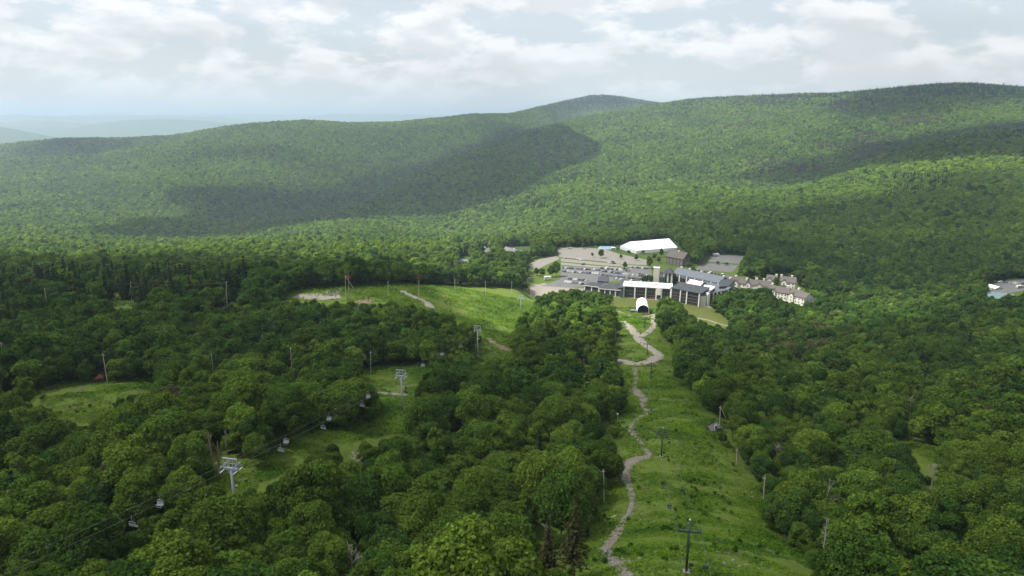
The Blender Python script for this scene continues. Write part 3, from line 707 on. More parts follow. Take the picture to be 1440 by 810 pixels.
NEAR = [dict(R=r, H=h, z0=z, m=crown(100+k, r, h, z, lobes, 480, 0.25, loose=.5), t=trunk_mesh(100+k, h, r, z))
        for k, (r, h, z, lobes) in enumerate([(4.6,13.5,2.6,30),(5.4,14.5,2.4,36),(4.0,12.5,2.8,26),(5.0,12.2,2.0,34),(3.5,13.8,3.0,24),(5.9,15,2.6,40),(4.4,11.2,1.8,30),(3.2,9.5,1.6,20),(3.0,15.2,3.6,17),(5.2,16.0,3.5,22)])]
MID = [dict(R=r, H=h, m=crown(200+k, r, h, z, lobes, 150, 0.42, loose=.5))
       for k, (r, h, z, lobes) in enumerate([(4.8,13.5,1.6,20),(5.6,14.5,1.4,24),(4.2,12.5,1.6,17),(5.2,12.2,1.2,22),(3.7,13.8,1.8,15),(5.9,15,1.6,26),(3.1,15.2,2.2,12),(4.9,15.8,2,15),(3.4,10.5,1,12)])]
FAR = [dict(R=r, H=h, m=crown(300+k, r, h, z, 11, 34, 0.80, loose=.35, material=LEAFFAR))
       for k, (r, h, z) in enumerate([(5.2,14,2),(5.8,15,2),(4.6,13,2),(5.4,12.5,2),(6.2,15.5,2)])]
VFAR = [dict(R=r, H=h, m=crown(400+k, r, h, z, 7, 16, 1.25, loose=.3, material=LEAFFAR, lobe_r=(.4, .55)))
        for k, (r, h, z) in enumerate([(5.2,13.5,2),(5.7,14.5,2),(4.8,12.5,2),(5.4,12.5,2)])]
SPR_N = [dict(R=r, H=h, m=conifer(500+k, h, r, 26, 15, .30), t=trunk_mesh(500+k, h, .3, 2, r=.2, limbs=0)) for k, (r, h) in enumerate([(2.6,13),(3.0,15),(2.2,11)])]
SPR_F = [dict(R=r, H=h, m=conifer(520+k, h, r, 12, 8, .75)) for k, (r, h) in enumerate([(3.5,14.5),(3.9,16),(3.1,13)])]
print('crowns', time.time()-T0, 'faces', sum(len(d['m'].polygons) for d in NEAR), sum(len(d['m'].polygons) for d in MID), sum(len(d['m'].polygons) for d in FAR), sum(len(d['m'].polygons) for d in VFAR))

# ------------------------------------------------------------------ where lifts, poles and dead trees stand (from the photograph), so that no tree hides them
def plane_pt(px, py, z=0.0):
    r = ray(px, py); t = (z-CAMZ)/r[2]; return Vector((r[0]*t, r[1]*t, z))
SIGHT = []
def see(px, py, dist): SIGHT.append((px, py, dist))
def pole_spot(tx, ty, bx, by, hidden=False):
    b = ground(bx, by)
    if hidden:
        b = ground(bx+(bx-tx)/max(by-ty, 1)*9*900/b.y, by+9*900/b.y)
    r = ray(tx, ty); k = b.y/r[1]; top = Vector((r[0]*k, b.y, CAMZ+r[2]*k))
    for t in np.linspace(0, 1, 6): see(tx+(bx-tx)*t, ty+(by-ty)*t, b.length)
    return b, top
# top x, top y, base x, base y, base hidden by trees, label
POLES = [
 (1.3,481,6.6,522,0,'pale wooden pole at the left edge of the left meadow','plain'),
 (144.5,497,151,538,0,'leaning grey wooden pole standing in the left meadow','plain'),
 (297,497,300,522,1,'grey pole rising from trees right of the left meadow','plain'),
 (408.5,488,410,514,1,'grey pole in the middle of the left woods','plain'),
 (521,494,521.5,525,0,'grey pole at the edge of the lower clearing','plain'),
 (62.6,405,66,431,1,'leftmost pole on the upper left shoulder','plain'),
 (183.5,396,185,423,0,'pole with stay beside the small grassy knoll','stay'),
 (318,395.5,319,424,1,'pole with stay against the dark spruces','stay'),
 (485.7,388,486,422,0,'upright pole with a long pale stay beside the meadow track','plain'),
 (545.7,395.5,546,416.6,0,'short grey pole on the upper meadow left of the track','plain'),
 (588.8,387,589,420.6,0,'tall pole with red crossarms beside the meadow track','red'),
 (639.5,392,640,412.7,0,'first grey pole right of the pole with red crossarms','plain'),
 (682.6,394.7,683,416,0,'second grey pole right of the pole with red crossarms','plain'),
 (719.6,395.5,719.6,412.7,0,'third grey pole right of the pole with red crossarms','plain'),
 (748.5,462.6,749,479.6,0,'short grey pole among trees left of the gravel road','plain'),
 (784.6,459,785,467,0,'small pole tip above the trees in the middle wood','plain'),
 (821,504,821.5,516,0,'brown pole in the wood left of the road bend','plain'),
 (866,462,865.5,482,0,'grey pole at the wood edge above the road bend','plain'),
 (868.5,583,868.7,595,0,'pole with lamp head left of the stony trail','lamp'),
 (845.5,601,845.8,613,0,'short white pole in the wood left of the stony trail','plain'),
 (848.7,660,849.5,707,0,'tall pale pole at the wood edge left of the stony trail','plain'),
 (1013,571,1012,601,0,'grey pole with a leaning brace beside the small shed','brace'),
 (1036.5,631,1035.5,653,0,'thin grey pole at the right edge of the open slope','plain'),
 (1075.5,670,1072,727,0,'tall leaning wooden pole at the right edge of the open slope','plain'),
 (1278,640,1278,652,0,'thin pale pole tip beside the grassy gully','plain'),
]
POLE_SPOTS = [pole_spot(*p[:4], hidden=bool(p[4])) for p in POLES]
def tower_spot(bx, by, top_y, name=None):
    b = ground(bx, by)
    for y in np.linspace(top_y, min(by-2, 690) if by == 735 else by-2, 6): see(bx, y, b.length); see(bx-5, top_y+3, b.length); see(bx+5, top_y+3, b.length)
    return b
LT = [tower_spot(333, 735, 650), tower_spot(566, 578, 521), tower_spot(672, 501, 458), tower_spot(732.5, 441, 416)]
LH = [14.5, 14.5, 15.5, 13.0]
e0 = LT[0] + (LT[0]-LT[1])*0.95; e0.z = h1(e0.x, e0.y); LT = [e0] + LT; LH = [14.0] + LH
e1 = plane_pt(775, 424, 0); e1.z = h1(e1.x, e1.y); LT.append(e1); LH.append(8.0)
CTW = [tower_spot(965, 805, 733), tower_spot(930, 643, 597), tower_spot(915, 535, 513), tower_spot(909.6, 501, 479), tower_spot(906, 463, 444)]
CH = [10.5, 10.3, 9.5, 9.5, 9.5]
e0 = CTW[0] + (CTW[0]-CTW[1])*0.9; e0.z = h1(e0.x, e0.y); CTW = [e0] + CTW; CH = [10.0] + CH
e1 = ground(903, 444); CTW.append(e1); CH.append(5.0)
def rope_points(T, H, arm, side, sag=0.012):
    pts = []
    for k in range(len(T)-1):
        a = T[k]; b = T[k+1]; d = (b-a); d.z = 0; L_ = d.length; d.normalize(); nrm = Vector((-d.y, d.x, 0))
        if 0 < k: dp = (T[k]-T[k-1]); dp.z = 0; na = (d+dp.normalized()).normalized()
        else: na = d
        if k+2 < len(T): dn_ = (T[k+2]-T[k+1]); dn_.z = 0; nb = (d+dn_.normalized()).normalized()
        else: nb = d
        pa = a + Vector((-na.y, na.x, 0))*arm*side + Vector((0, 0, H[k])); pb = b + Vector((-nb.y, nb.x, 0))*arm*side + Vector((0, 0, H[k+1]))
        n = 14
        for i in range(n):
            t = i/n; q = pa.lerp(pb, t); q.z -= 4*sag*L_*t*(1-t); pts.append((q, d.copy()))
    pts.append((pb, d.copy())); return pts
ROPE = {('left', s_): rope_points(LT, LH, 1.44, s_) for s_ in (-1, 1)}
ROPE.update({('mid', s_): rope_points(CTW, [h*0.80 for h in CH], 1.95, s_) for s_ in (-1, 1)})
def chair_spot(which, px, py, drop=2.6):
    best = None
    for s_ in (-1, 1):
        R = ROPE[(which, s_)]
        for (a, da), (b, db) in zip(R[:-1], R[1:]):
            for t in (0, .25, .5, .75):
                q = a.lerp(b, t); X, Yp, _ = project(np.array([[q.x, q.y, q.z-drop]])); e = (X[0]-px)**2 + (Yp[0]-py)**2
                if best is None or e < best[0]: best = (e, q, da, X[0], Yp[0], s_)
    see(best[3], best[4], best[1].length); return best
CH_L = [chair_spot('left', x, y) for x, y in ((464.5,594),(458.5,612),(403.7,628),(397.5,646),(510.7,579.5),(516,561),(593,515),(620.6,500.5),(647,489),(222.8,716.5),(192.7,761))]
CH_M = [chair_spot('mid', x, y, 2.2) for x, y in ((942,622),(940,684),(958.6,692),(944.6,714),(994,797),(920,575),(907,550))]
SNAGS = [(292,606,302,671,0,'thick brown snag leaning left of the lift tower'), (305.5,620,309.5,669,0,'thin pale snag beside the thick brown one'), (316,618,322,655,1,'short brown snag right of the pale one')]
SNAG_SPOTS = [pole_spot(*p[:4], hidden=bool(p[4])) for p in SNAGS]
# label, top y, base x, base y, kind
DEAD = [(496,774,496,838,'bare white dead tree among green crowns at the bottom edge'), (768,714,768,760,'bare grey dead tree in the wood left of the stony trail'),
        (500,631,500,662,'low grey leafless tree below the lift gap'), (1161.6,731,1156,796,'pale broken birch with short stubs at the right slope edge'),
        (1090,628,1092,660,'grey leafless tree above the right slope edge'), (1278,560,1280,590,'grey bare branched tree on the right above the gully'),
        (1310,655,1310,690,'brown grey leafless tree right of the gully'), (163,392,163,412,'grey bare tree between dark spruces'),]
DEAD_SPOTS = [pole_spot(a, b, c, d, hidden=False) for a, b, c, d, _ in DEAD]
BIGSPRUCE = [(806,700,806,826,3.5,'tall brown dying spruce with bare lower trunk beside the stony trail'), (768,728,770,836,2.8,'thin leaning brown spruce left of the tall brown one')]
BS_SPOTS = []
for a_, t_, c_, d_, r_, l_ in BIGSPRUCE:
    b = ground(c_, d_); q = ray(a_, t_); k = b.y/q[1]; BS_SPOTS.append((b, CAMZ+q[2]*k-b.z))
    for y in np.linspace(t_+6, 800, 5): see(a_, y, b.length); see(a_-10, min(y+25, 805), b.length)
see(573, 598, ground(573, 607).length)

# ------------------------------------------------------------------ where the trees stand
def grid_points(y0, y1, sp, umax):
    pts = []
    y = y0
    ny = int((y1-y0)/(sp*.87))
    ys = y0 + np.arange(ny)*sp*.87
    for i, yy in enumerate(ys):
        xm = umax*yy+25; n = int(2*xm/sp); x = -xm + (np.arange(n)+(i % 2)*.5)*sp
        pts.append(np.column_stack([x, np.full(n, yy)]))
    p = np.concatenate(pts); return p + rng.normal(0, sp*.20, p.shape)
bands = [(50, 620, 5.7, 0.98), (620, 1500, 6.6, 0.92), (1500, 2600, 8.0, 0.88), (2600, 5600, 9.6, 0.88)]
XY = np.concatenate([grid_points(a, b, s, u) for a, b, s, u in bands]); BAND = np.concatenate([np.full(len(grid_points(a, b, s, u)), i) for i, (a, b, s, u) in enumerate([])] or [np.zeros(0)])
D = np.hypot(XY[:, 0], XY[:, 1]); Z = height(XY[:, 0], XY[:, 1])
sc_ = np.exp(rng.normal(0, .15, len(XY)))*(1+0.25*fbm(XY[:, 0]/60, XY[:, 1]/60, 2)); sc_ = np.clip(sc_, .6, 1.45)
H_ = 14.2*sc_; Rr = 5.1*sc_
def tp(dx, dz, q=slice(None)):
    P = np.column_stack([XY[q, 0]+dx*Rr[q], XY[q, 1], Z[q]+dz*H_[q]]); return project(P)
keep = D >= 1100
for shrink in (1.0, 0.72, 0.5, 0.34):          # smaller trees and bushes fill in along the edges of the open ground
    q = np.where(~keep)[0]; old = sc_[q].copy(); sc_[q] *= shrink; H_ = 14.2*sc_; Rr = 5.1*sc_; ok = np.ones(len(q), bool)
    for dx, dz in ((0, .05), (0, .55), (0, .97), (-.8, .55), (.8, .55), (-.5, .88), (.5, .88), (-.6, .2), (.6, .2)):
        a, b, _ = tp(dx, dz, q); ok &= ~is_open(a, b)
    pa, pb, pd = tp(0, .5, q); _, yt, _ = tp(0, 1.0, q); _, yb, _ = tp(0, .1, q); w_ = FPX*Rr[q]*.85/pd; Dq = D[q]
    for sx_, sy_, sd_ in SIGHT: ok &= ~((Dq < sd_+2) & (np.abs(pa-sx_) < w_) & (yt-1 < sy_) & (sy_ < yb+2))
    keep[q[ok]] = True; sc_[q[~ok]] = old[~ok]
H_ = 14.2*sc_; Rr = 5.1*sc_
# roads and tracks stay free of stems
for k, l in TL.items():
    for x, y, w in l[::3]: keep &= (XY[:, 0]-x)**2 + (XY[:, 1]-y)**2 > (w+3.2)**2
px_, py_, dep_ = tp(0, .5)
for b_ in [p for p, _ in POLE_SPOTS] + LT + CTW + [p for p, _ in DEAD_SPOTS] + [p for p, _ in BS_SPOTS]:
    keep &= (XY[:, 0]-b_.x)**2 + (XY[:, 1]-b_.y)**2 > 3.2**2
# frame margin, and slopes that face away and can never be seen
keep &= (px_ > -230) & (px_ < 1670) & (py_ < 1010)
bd = np.arctan2(XY[:, 0], XY[:, 1])
# visibility against the terrain with 60 m of grace
vis = np.ones(len(XY), bool)
for t in np.linspace(.35, .97, 26):
    hx = height(XY[:, 0]*t, XY[:, 1]*t); line = CAMZ + (Z+H_+45+D*.012-CAMZ)*t
    vis &= hx < line + 0
keep &= vis
XY, D, Z, sc_, px_, py_ = XY[keep], D[keep], Z[keep], sc_[keep], px_[keep], py_[keep]
print('trees', len(XY), time.time()-T0)
N_ = len(XY)
ROT = rng.uniform(0, 6.283, N_)
# species: spruces stand densely on the left shoulder, on the ridge tops and here and there elsewhere
pcon = np.full(N_, 0.02)
pcon[(px_ < 345) & (py_ > 365) & (py_ < 432) & (D > 370) & (D < 640)] = 0.72
pcon[(px_ < 130) & (py_ > 425) & (py_ < 520)] = 0.12
pcon[(D > 2300) & (Z > CAMZ+35)] = 0.45
pcon[(D > 3000) & (Z > CAMZ+75)] = 0.85
pcon[(D > 3000) & (px_ < 560) & (Z > CAMZ-38)] = 0.4
pcon[(D > 1500) & (D < 2300) & (px_ > 1200) & (Z > CAMZ-50)] = 0.35
pcon[(D > 1200) & (fbm(XY[:, 0]/260+4, XY[:, 1]/260, 3) > 0.17) & (px_ > 740)] = 0.4
CON = rng.random(N_) < pcon
stand = fbm(XY[:, 0]/190, XY[:, 1]/190, 3); stand2 = fbm(XY[:, 0]/38+7, XY[:, 1]/38, 2)
g = np.clip(0.5+stand*1.3+stand2*.8+rng.normal(0, .26, N_) + 0.26*np.clip((D-700)/400, 0, 1), 0, 1)  # last term shifts distant trees yellower, imitating sunlit hillsides
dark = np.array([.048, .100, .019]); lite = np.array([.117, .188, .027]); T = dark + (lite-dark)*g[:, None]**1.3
T *= np.exp(rng.normal(0, .15, N_) + .30*np.clip((D-700)/400, 0, 1))[:, None]  # far tints brightened with distance: hillside sunlight put into the leaf colour
cool = rng.random(N_) < .12; T[cool] = np.array([.046, .096, .020])*np.exp(rng.normal(0, .15, cool.sum()))[:, None]
red = rng.random(N_) < .006
for (x, y, rx, ry, p) in ((1130, 485, 60, 25, .55), (1110, 510, 40, 12, .6), (1250, 470, 60, 20, .15), (1290, 665, 25, 16, .5), (705, 675, 30, 16, .3), (520, 690, 12, 10, .6), (160, 700, 30, 20, .35), (1420, 590, 30, 15, .3), (440, 520, 8, 20, .6), (760, 690, 20, 15, .25)):
    red |= (((px_-x)/rx)**2+((py_-y)/ry)**2 < 1) & (rng.random(N_) < p*.6)
T[red] = np.array([.092, .104, .042])*np.exp(rng.normal(0, .18, red.sum()))[:, None]
bare = (D > 2200) & (px_ > 1000) & (fbm(XY[:, 0]/300, XY[:, 1]/300+3, 3) > .10) & (rng.random(N_) < .5)
T[bare] = np.array([.105, .105, .072])*np.exp(rng.normal(0, .2, bare.sum()))[:, None]
T[CON] = np.array([.017, .033, .015])*np.exp(rng.normal(0, .2, CON.sum()))[:, None]
rc = CON & (D < 700) & (rng.random(N_) < .08); T[rc] = (.05, .03, .022)

# ------------------------------------------------------------------ forests past the first 300 trees: one object each
def forest(name, sel, variants, base_h, label, zoff=-0.4, tint=None, scale=None, pos=None, kind='stuff', squash=None):
    n = int(sel.sum()) if sel is not None else len(pos)
    if n == 0: return None
    P = np.column_stack([XY[sel, 0], XY[sel, 1], Z[sel]+zoff]) if pos is None else pos
    me = bpy.data.meshes.new(name); me.vertices.add(n); me.vertices.foreach_set('co', P.astype(np.float32).ravel())
    def at(nm, ty, val, key='value'):
        a = me.attributes.new(nm, ty, 'POINT'); a.data.foreach_set(key, np.asarray(val).ravel())
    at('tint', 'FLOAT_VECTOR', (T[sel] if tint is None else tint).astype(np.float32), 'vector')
    at('spin', 'FLOAT', (ROT[sel] if sel is not None else rng.uniform(0, 6.28, n)).astype(np.float32))
    s = sc_[sel] if scale is None else scale
    at('size', 'FLOAT_VECTOR', np.column_stack([s, s, s*(rng.uniform(.88, 1.12, n) if squash is None else squash)]).astype(np.float32), 'vector')
    at('sort', 'INT', rng.integers(0, len(variants), n).astype(np.int32))
    o = link(name, me)
    ng = bpy.data.node_groups.new(name+'_scatter', 'GeometryNodeTree'); ng.interface.new_socket('Geometry', in_out='INPUT', socket_type='NodeSocketGeometry'); ng.interface.new_socket('Geometry', in_out='OUTPUT', socket_type='NodeSocketGeometry')
    N = ng.nodes; L = ng.links; gi = N.new('NodeGroupInput'); go = N.new('NodeGroupOutput')
    iop = N.new('GeometryNodeInstanceOnPoints'); iop.inputs['Pick Instance'].default_value = True
    m2p = N.new('GeometryNodeMeshToPoints'); L.new(gi.outputs[0], m2p.inputs[0]); L.new(m2p.outputs[0], iop.inputs['Points'])
    jn = N.new('GeometryNodeJoinGeometry')
    for v in reversed(variants):
        src = bpy.data.objects.new('tree_pattern', v['m'])
        oi = N.new('GeometryNodeObjectInfo'); oi.inputs['Object'].default_value = src; oi.inputs['As Instance'].default_value = False
        g2 = N.new('GeometryNodeGeometryToInstance'); L.new(oi.outputs['Geometry'], g2.inputs[0]); L.new(g2.outputs[0], jn.inputs[0])
    L.new(jn.outputs[0], iop.inputs['Instance'])
    def named(nm, ty):
        q = N.new('GeometryNodeInputNamedAttribute'); q.data_type = ty; q.inputs['Name'].default_value = nm; return q.outputs[0]
    L.new(named('sort', 'INT'), iop.inputs['Instance Index']); L.new(named('size', 'FLOAT_VECTOR'), iop.inputs['Scale'])
    cx = N.new('ShaderNodeCombineXYZ'); L.new(named('spin', 'FLOAT'), cx.inputs[2]); L.new(cx.outputs[0], iop.inputs['Rotation'])
    L.new(iop.outputs[0], go.inputs[0])
    md = o.modifiers.new('scatter', 'NODES'); md.node_group = ng
    return tag(o, label, None, None, kind)

order = np.argsort(D); inframe = (px_ > -25) & (px_ < 1465) & (py_ < 850) & (py_ > 0)
chosen = [i for i in order if inframe[i]][:296]
single = np.zeros(N_, bool); single[chosen] = True
rest = ~single
dlim = D[chosen].max(); print('single trees reach', dlim)
n1 = rest & (D < 270) & ~CON; n2 = rest & (D >= 270) & (D < 720) & ~CON; n3 = rest & (D >= 720) & (D < 1500) & ~CON; n4 = rest & (D >= 1500) & ~CON
NEARV = [dict(m=v['m']) for v in NEAR]
for v in NEARV: pass
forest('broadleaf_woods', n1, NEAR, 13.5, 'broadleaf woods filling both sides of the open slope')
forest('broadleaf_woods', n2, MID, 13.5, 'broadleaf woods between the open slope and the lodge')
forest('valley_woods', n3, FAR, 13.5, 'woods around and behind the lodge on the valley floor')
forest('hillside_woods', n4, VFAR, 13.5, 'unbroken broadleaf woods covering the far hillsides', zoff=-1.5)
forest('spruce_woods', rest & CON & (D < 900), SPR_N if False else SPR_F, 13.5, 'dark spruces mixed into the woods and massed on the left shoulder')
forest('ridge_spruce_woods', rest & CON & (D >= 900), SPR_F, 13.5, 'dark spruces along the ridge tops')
print('forests', n1.sum(), n2.sum(), n3.sum(), n4.sum(), CON.sum(), time.time()-T0)
# the nearest trees one by one
LANDMARKS = [(333,655,'the nearest grey lift tower'),(566,540,'the second grey lift tower'),(965,770,'the nearest dark green lift tower'),(930,620,'the second dark green lift tower'),(496,795,'the bare white dead tree'),
             (806,760,'the tall brown spruce'),(500,645,'the low leafless tree'),(297,638,'the brown leaning snag'),(1161,765,'the broken pale birch'),(1073,700,'the tall leaning pole'),(1005,600,'the small grey shed'),
             (860,770,'the lowest bend of the stony trail'),(885,650,'the widest bend of the stony trail'),(1290,635,'the grassy gully'),(223,716,'the chair over the left crowns'),(0,810,'the bottom left corner'),(1440,810,'the bottom right corner'),
             (100,575,'the left meadow'),(1217,786,'the young dark fir'),(849,685,'the pale pole left of the trail'),(720,810,'the middle of the bottom edge'),(0,640,'the left edge'),(1440,640,'the right edge')]
NUM = ['beside', 'one crown', 'two crowns', 'three crowns', 'four crowns', 'five crowns', 'six crowns', 'seven crowns', 'eight crowns', 'nine crowns']
taken = {}
def tree_label(i, word, noun):
    x, y = px_[i], py_[i]; w = FPX*Rr0[i]*1.6/D[i]; best = []
    for lx, ly, nm in LANDMARKS: best.append((math.hypot(x-lx, y-ly), lx, ly, nm))
    best.sort()
    for d, lx, ly, nm in best[:4]:
        n = min(9, int(round(d/w))); ang = math.degrees(math.atan2(ly-y, x-lx)) % 360
        dr = ['right of', 'above right of', 'above', 'above left of', 'left of', 'below left of', 'below', 'below right of'][int((ang+22.5)//45) % 8]
        lab = f'{word} {noun}, {NUM[n]} {dr} {nm}' if n else f'{word} {noun} just {dr} {nm}'
        if lab not in taken: break
    taken[lab] = 1; return lab
Rr0 = 4.6*sc_
def zone_of(i):
    x, y = px_[i], py_[i]
    return 'trees in the woods left of the lift line' if x < 420 else ('trees in the wood between lift line and stony trail' if x < 870 else 'trees in the woods right of the open slope')
for i in chosen:
    grp = zone_of(i); big = 'broad' if sc_[i] > 1.12 else ('small' if sc_[i] < .85 else '')
    if CON[i]:
        v = SPR_N[rng.integers(3)]; kd = 'spruce_tree'; cat = 'spruce'; lab = tree_label(i, 'brown dying' if rc[i] else 'dark pointed', 'spruce')
    else:
        v = NEAR[rng.integers(len(NEAR))]; kd = 'broadleaf_tree'; cat = 'tree'
        lab = tree_label(i, (big+' ' if big else '') + ('reddish brown' if red[i] else ('yellow green' if g[i] > .62 else ('deep green' if g[i] < .34 else 'mid green'))), 'crown')
    s = sc_[i]; e = empty(kd, (XY[i, 0], XY[i, 1], Z[i]-.3), ROT[i], label=lab, cat=cat, group=grp); e.scale = (s, s, s*rng.uniform(.9, 1.1))
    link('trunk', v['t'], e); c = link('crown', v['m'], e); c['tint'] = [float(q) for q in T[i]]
print('single trees', time.time()-T0)

# ------------------------------------------------------------------ ferns and tall grass on the open slope
def tuft(seed, n, r, h):
    g = np.random.default_rng(seed); a = g.uniform(0, 6.283, n); q = g.uniform(.1, 1, n)**.7*r
    c = np.column_stack([np.cos(a)*q, np.sin(a)*q, h*(1-0.6*(q/r)**2)*g.uniform(.5, 1, n)])
    nn = np.column_stack([np.cos(a)*.5, np.sin(a)*.5, np.full(n, 1.)])+g.normal(0, .3, (n, 3)); nn /= np.linalg.norm(nn, axis=1, keepdims=True)
    v, f = leaf_quads(c, nn, r*.33, g, .45)
    return np_mesh('tuft', v, f, [FERN])
TUFTS = [dict(m=tuft(k, 16, .85, .6)) for k in range(4)]
pts = []
for y0, y1, sp in ((70, 190, 0.95), (190, 330, 1.35), (330, 620, 2.3)):
    pts.append(grid_points(y0, y1, sp, .85))
P = np.concatenate(pts); z = height(P[:, 0], P[:, 1]); a, b, _ = project(np.column_stack([P, z]))
k = np.zeros(len(P), bool)
for nm in ('slope', 'meadow', 'lower', 'gap', 'left', 'knoll', 'gully'):
    q = np.array(CLEAR[nm]); k |= inpoly(a, b, q)
k |= (b > 805) & (b < 900) & (a > 800) & (a < 1180)
for dx, dy in ((-14, 0), (14, 0), (0, 12)): 
    for nm in ('slope', 'meadow', 'lower', 'gap', 'left'): k |= inpoly(a+dx, b+dy, CLEAR[nm])
k &= ~inpoly(a, b, CLEAR['village']) & ((P[:, 1] < 560))
P, z = P[k], z[k]
cover = fbm(P[:, 0]/7, P[:, 1]/5, 4)*1.5 + fbm(P[:, 0]/40+5, P[:, 1]/30, 3)
k = cover > -0.22 - rng.random(len(P))*.25
rw = rng.uniform(.45, 1.1, len(P))
for l in TL.values():
    for x, y, w in l[::2]: k &= (P[:, 0]-x)**2 + (P[:, 1]-y)**2 > ((w+.3)*rw)**2
P, z, cover = P[k], z[k], cover[k]
gg = np.clip(.5+fbm(P[:, 0]/16+3, P[:, 1]/10, 4)*1.9+rng.normal(0, .22, len(P)), 0, 1)[:, None]
tn = np.array([.034, .088, .010])*(1-gg) + np.array([.122, .210, .018])*gg
forest('grass', None, TUFTS, 1, 'ferns and rank grass covering the open slopes', tint=tn, scale=np.clip(.75+cover*.9, .45, 1.5)*np.where(P[:, 1] > 330, 1.9, np.where(P[:, 1] > 190, 1.35, 1)), pos=np.column_stack([P, z]), squash=rng.uniform(.6, 1.1, len(P)))
bsel = np.where((fbm(P[:, 0]/11+2, P[:, 1]/6+4, 3) > .10) & (rng.random(len(P)) < .09) & (P[:, 1] < 480))[0]
BP = P[bsel]; bt = tn[bsel]*np.array([1.1, 1.15, 1.1])
forest('brush', None, FAR, 1, 'low leafy brush growing in patches on the open slopes', tint=bt, scale=rng.uniform(.05, .13, len(bsel)), pos=np.column_stack([BP, height(BP[:, 0], BP[:, 1])-.15]), squash=rng.uniform(.6, 1.0, len(bsel)))
print('tufts', len(P), time.time()-T0)

# ------------------------------------------------------------------ buildings
def frame(A, B, z=None):
    """local axes of a building from the pixels where its front wall meets the ground: x along the front, y away from the viewer"""
    a = plane_pt(*A, 0.0) if z is None else ground(*A); b = plane_pt(*B, 0.0) if z is None else ground(*B)
    if z is not None: b.z = a.z = min(a.z, b.z)
    d = b-a; return a, math.atan2(d.y, d.x), math.hypot(d.x, d.y)
_wm = {}
def window(parent, x, y, z, w=1.3, h=1.5, face='front', material=None, name='window', frame_mat=None):
    """one window: a dark pane in a raised frame, its own object; meshes are shared by size"""
    k = (round(w, 2), round(h, 2), name, frame_mat)
    if k not in _wm:
        m = MB(); m.box(-w/2, -.05, 0, w/2, .08, h); m.mi = 1
        for q in ((-w/2-.08, -.09, -.08, -w/2, .1, h+.08), (w/2, -.09, -.08, w/2+.08, .1, h+.08), (-w/2, -.09, h, w/2, .1, h+.08), (-w/2, -.09, -.08, w/2, .1, 0), (-.03, -.08, 0, .03, .06, h)): m.box(*q)
        me = bpy.data.meshes.new(name); me.from_pydata(m.v, [], m.f); me.materials.append(GLASS); me.materials.append(frame_mat or WHITEP); me.polygons.foreach_set('material_index', m.m); _wm[k] = me
    o = link(name, _wm[k], parent, (x, y, z)); o.rotation_euler = (0, 0, {'front': 0, 'left': -math.pi/2, 'right': math.pi/2, 'back': math.pi}[face]); return o
def gable_house(name, A, B, depth, h, rise, wallm, roofm, label, cat, z=None, axis='x', over=.6, wins=(4, 2), chim=(), group=None, gable_wins=True, yoff=0):
    o, rz, Lx = frame(A, B, z); r = empty(name, o, rz, label=label, cat=cat, group=group); y0, y1 = yoff, yoff+depth
    w = MB(); c = (y0+y1)/2
    if axis == 'x':
        w.add([(0,y0,-1),(Lx,y0,-1),(Lx,y1,-1),(0,y1,-1),(0,y0,h),(Lx,y0,h),(Lx,y1,h),(0,y1,h),(0,c,h+rise-.1),(Lx,c,h+rise-.1)],
              [(0,1,5,4),(1,2,6,9,5),(2,3,7,6),(3,0,4,8,7)])
        w.build('wall', wallm, r); f = MB(); sl = rise/(depth/2); e = over; t = .3
        for s_ in (-1, 1):
            ye = c + s_*(depth/2+e); ze = h - sl*e
            f.add([(-e,ye,ze),(Lx+e,ye,ze),(Lx+e,c,h+rise),(-e,c,h+rise),(-e,ye,ze+t),(Lx+e,ye,ze+t),(Lx+e,c,h+rise+t),(-e,c,h+rise+t)], [(0,3,2,1),(4,5,6,7),(0,1,5,4),(1,2,6,5),(3,0,4,7)])
        f.build('roof', roofm, r)
    else:
        c = Lx/2
        w.add([(0,y0,-1),(Lx,y0,-1),(Lx,y1,-1),(0,y1,-1),(0,y0,h),(Lx,y0,h),(Lx,y1,h),(0,y1,h),(c,y0,h+rise-.1),(c,y1,h+rise-.1)],
              [(0,1,5,8,4),(1,2,6,5),(2,3,7,9,6),(3,0,4,7)])
        w.build('wall', wallm, r); f = MB(); sl = rise/(Lx/2); e = over; t = .3
        for s_ in (-1, 1):
            xe = c + s_*(Lx/2+e); ze = h - sl*e
            f.add([(xe,y0-e,ze),(xe,y1+e,ze),(c,y1+e,h+rise),(c,y0-e,h+rise),(xe,y0-e,ze+t),(xe,y1+e,ze+t),(c,y1+e,h+rise+t),(c,y0-e,h+rise+t)], [(0,3,2,1),(4,5,6,7),(0,1,5,4),(1,2,6,5),(3,0,4,7)])
        f.build('roof', roofm, r)
    nx, nz = wins
    for i in range(nx):
        for j in range(nz): window(r, Lx*(i+.5)/nx, y0-.02, 1.1+j*(h-1)/nz)
    if gable_wins:
        for j in range(nz):
            for yy in (.3, .7): window(r, -.02, y0+depth*yy, 1.1+j*(h-1)/nz, face='left'); window(r, Lx+.02, y0+depth*yy, 1.1+j*(h-1)/nz, face='right')
    for (cx_, cy_, ch) in chim:
        m = MB(); q = .85; zb = h*.6; X, Yc = Lx*cx_, y0+depth*cy_; m.box(X-q, Yc-q, zb, X+q, Yc+q, h+rise+ch-.35); m.box(X-q-.18, Yc-q-.18, h+rise+ch-.35, X+q+.18, Yc+q+.18, h+rise+ch); m.build('chimney', CREAM, r)
    return r, Lx
